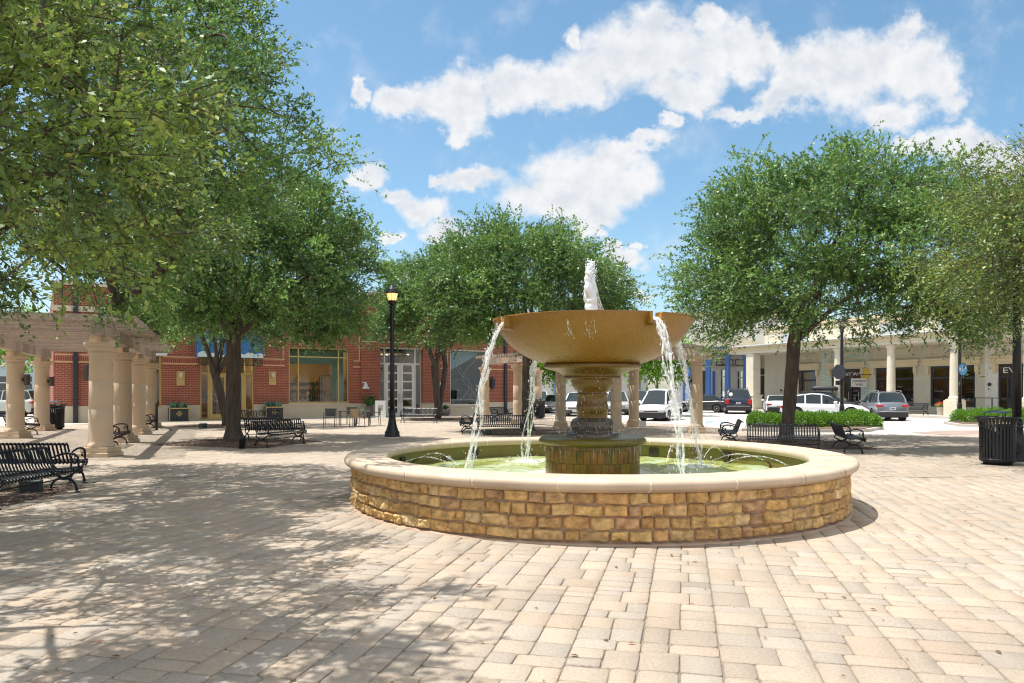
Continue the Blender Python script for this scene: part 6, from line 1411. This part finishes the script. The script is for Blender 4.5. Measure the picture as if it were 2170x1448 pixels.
put(make_car(PBLK, 4.9, 1.85, wr=.34, kind='sedan', clear=.18, **sedanp(1.44)), 1484, 873, 150, 'black saloon car behind the stone column with its tail toward us')
put(make_car(PSIL, 4.6, 1.86, wr=.35, kind='suv', rack=True, **suvp(1.68)), 1496, 860, 100, 'silver car parked behind the black saloon')
put(make_car(PW, 4.6, 1.82, wr=.34, kind='sedan', tl='wide', clear=.17, **sedanp(1.40, .93)), 1644, 873.5, 75, 'white coupe tail partly hidden by the right oak trunk')
SPORT = dict(belt=[(0, .96), (.05, 1.0), (.45, .98), (.68, .96), (.80, .93), (.93, .82), (1, .62)], roof=[(.03, 1.0), (.08, 1.22), (.20, 1.50), (.36, 1.60), (.48, 1.57), (.56, 1.47), (.71, .98)], top=(.03, .17, .50, .71))
put(make_car(PW, 4.9, 1.94, wr=.39, kind='suv', clear=.2, **SPORT), 1745, 889, -20, 'white sporty car parked broadside behind the hedge')
put(make_car(PBLK, 4.7, 1.86, wr=.36, kind='suv', rack='dark', box=True, **suvp(1.66)), 1752, 877, -25, 'dark car carrying a black roof box behind the white car')
put(make_car(PGREY, 4.65, 1.86, wr=.36, kind='suv', rack=True, tl='wide', clear=.22, **suvp(1.70, 1.05, 1.03)), 1868, 888.5, 78, 'grey car with red tail lamps seen from behind near the flower pots')
put(make_car(PSIL, 4.8, 1.9, wr=.37, kind='suv', rack=True, **suvp(1.75)), 1306, 877, -95, 'silver car behind the sunlit column right of the pedestal')
put(make_car(PBLK, 4.8, 1.9, wr=.37, kind='suv', **suvp(1.78)), 1352, 874, -95, 'dark car left of the white van')
put(make_car(PW, 4.7, 1.85, wr=.36, kind='suv', **suvp(1.66)), 1224, 880, -100, 'white car seen just left of the fountain pedestal')
put(make_car(PSIL, 4.7, 1.85, wr=.36, kind='sedan', **sedanp(1.45)), 1176, 874, -95, 'silver saloon between the two left pergola columns behind the fountain')
put(make_car(PW, 4.8, 1.9, wr=.37, kind='suv', rack=True, **suvp(1.76)), 1142, 871, -90, 'white car behind the distant litter bin')
put(make_car(PBLK, 4.7, 1.85, wr=.36, kind='suv', **suvp(1.7)), 1418, 861, -80, 'dark car half hidden behind the white van')
put(make_car(PPEARL, 4.75, 1.9, wr=.41, kind='suv', rimm=BRONZE, rack='dark', clear=.3, **suvp(1.82, 1.14, 1.12)), 22, 882, 172, 'pale green grey off-road car with bronze wheels at the left edge')
put(make_car(PSIL, 5.3, 1.95, wr=.40, kind='suv', clear=.28, **suvp(1.85, 1.1, 1.1)), 118, 876, 176, 'silver car partly hidden by the brick corner')
# ================================================================ people
SKIN = mat('skin', (.45, .27, .19), .6); HAIR = mat('hair', (.03, .02, .015), .7)
def person(loc, rz, label, top, bottom, pose='stand', sit=0.0):
    r_ = tag(empty('person', loc, rz), label, 'person')
    def body(name, m, verts, edges, rad, parent):
        me = bpy.data.meshes.new(name); me.from_pydata(verts, edges, []); o = bpy.data.objects.new(name, me); COL.objects.link(o); sk = o.modifiers.new('s', 'SKIN'); o.modifiers.new('u', 'SUBSURF').levels = 1
        for i, q_ in enumerate(rad): me.skin_vertices[0].data[i].radius = (q_[0], q_[1]) if isinstance(q_, tuple) else (q_, q_)
        me.skin_vertices[0].data[0].use_root = True; bpy.context.view_layer.update(); dg = bpy.context.evaluated_depsgraph_get(); m2 = bpy.data.meshes.new_from_object(o.evaluated_get(dg)); bpy.data.objects.remove(o); m2.materials.clear(); return link(name, m2, m, parent, True)
    s = sit; hz = .95-s
    k = [(0, 0, hz), (0, .0, hz+.22), (0, .0, hz+.42), (0, 0, hz+.52), (0, -.01, hz+.60), (0, -.02, hz+.70), (0, -.01, hz+.79)]
    ed = [(0, 1), (1, 2), (2, 3), (3, 4), (4, 5), (5, 6)]; rd_ = [(.15, .12), (.13, .10), (.17, .11), (.10, .09), (.055, .055), (.085, .10), (.07, .085)]
    for sx_ in (-1, 1):
        b = len(k); arm = [(sx_*.19, 0, hz+.46), (sx_*.25, .02, hz+.2), (sx_*.22, -.16 if pose != 'stand' or sx_ > 0 else -.05, hz+.03), (sx_*.17, -.25 if pose != 'stand' or sx_ > 0 else -.08, hz-.04)]
        k += arm; ed += [(2, b), (b, b+1), (b+1, b+2), (b+2, b+3)]; rd_ += [.055, .045, .036, .028]
        for f in range(4): k.append((arm[3][0]+sx_*(-.02+f*.013), arm[3][1]-.05, arm[3][2]-.05)); ed.append((b+3, b+4+f)); rd_.append(.009)
        k.append((arm[3][0]-sx_*.045, arm[3][1]-.02, arm[3][2]-.01)); ed.append((b+3, b+8)); rd_.append(.011)
    for sx_ in (-1, 1):
        b = len(k)
        if s > .2: leg = [(sx_*.1, 0, hz-.04), (sx_*.11, -.42, hz-.02), (sx_*.11, -.44, .08), (sx_*.11, -.60, .04)]
        else: leg = [(sx_*.1, 0, hz-.06), (sx_*.11, -.03, .5), (sx_*.11, .01, .09), (sx_*.12, -.14, .04)]
        k += leg; ed += [(0, b), (b, b+1), (b+1, b+2), (b+2, b+3)]; rd_ += [.095, .065, .045, .038]
    bd = body('body', SKIN, k, ed, rd_, r_)
    q = MB(); q.lathe([(.17, hz-.02), (.165, hz+.1), (.16, hz+.25), (.19, hz+.42), (.165, hz+.50), (.075, hz+.55)], 16, cap=False); q.v = [(v[0]*1.12, v[1]*.80, v[2]) for v in q.v]
    for sx_ in (-1, 1): q.tube([(sx_*.16, 0, hz+.47), (sx_*.245, .01, hz+.33), (sx_*.25, .02, hz+.18)], [.075, .066, .058], 10)
    q.build('shirt', top, r_, True)
    q = MB(); q.lathe([(.168, hz+.03), (.175, hz-.02), (.16, hz-.12)], 16); q.v = [(v[0]*1.12, v[1]*.85, v[2]) for v in q.v]
    for sx_ in (-1, 1):
        pts = [(sx_*.1, 0, hz-.04), (sx_*.11, -.42, hz-.02), (sx_*.11, -.44, .12)] if s > .2 else [(sx_*.1, 0, hz-.04), (sx_*.11, -.03, .5), (sx_*.11, .01, .1)]
        q.tube(pts, [.105, .08, .06], 10)
    q.build('trousers', bottom, r_, True)
    q = MB(); q.sphere((0, .02, hz+.80), .105, 14, 9, (.95, 1.05, 1.0)); q.build('hair', HAIR, r_, True)
    q = MB(); q.sphere((0, -.115, hz+.745), .016, 6, 5); q.build('nose', SKIN, r_, True)
    return r_
GR = mat('grey_cloth', (.05, .05, .06), .9); OR = mat('orange_cloth', (.45, .16, .08), .9); GN = mat('pale_green_cloth', (.40, .48, .40), .9); JN = mat('denim', (.05, .08, .15), .9); BL_ = mat('pale_blue_cloth', (.3, .45, .55), .9)
v = wl_(X(458), 1.6); person((*v, .03), BA+R(170), 'person in dark clothes standing inside the gold glass door', GR, JN)
v = wl_(X(470), 2.6); person((*v, .03), BA+R(20), 'person in an orange top inside the shop behind the counter', OR, GR)
person((*gp(1655, 871), .0), R(-60), 'person in a pale green top walking by the corner pier behind the white coupe', GN, JN)
person((*gp(1676, 868.5), .1), R(30), 'person seated before the shop window, half hidden by the oak trunk', BL_, JN, 'sit', .45)
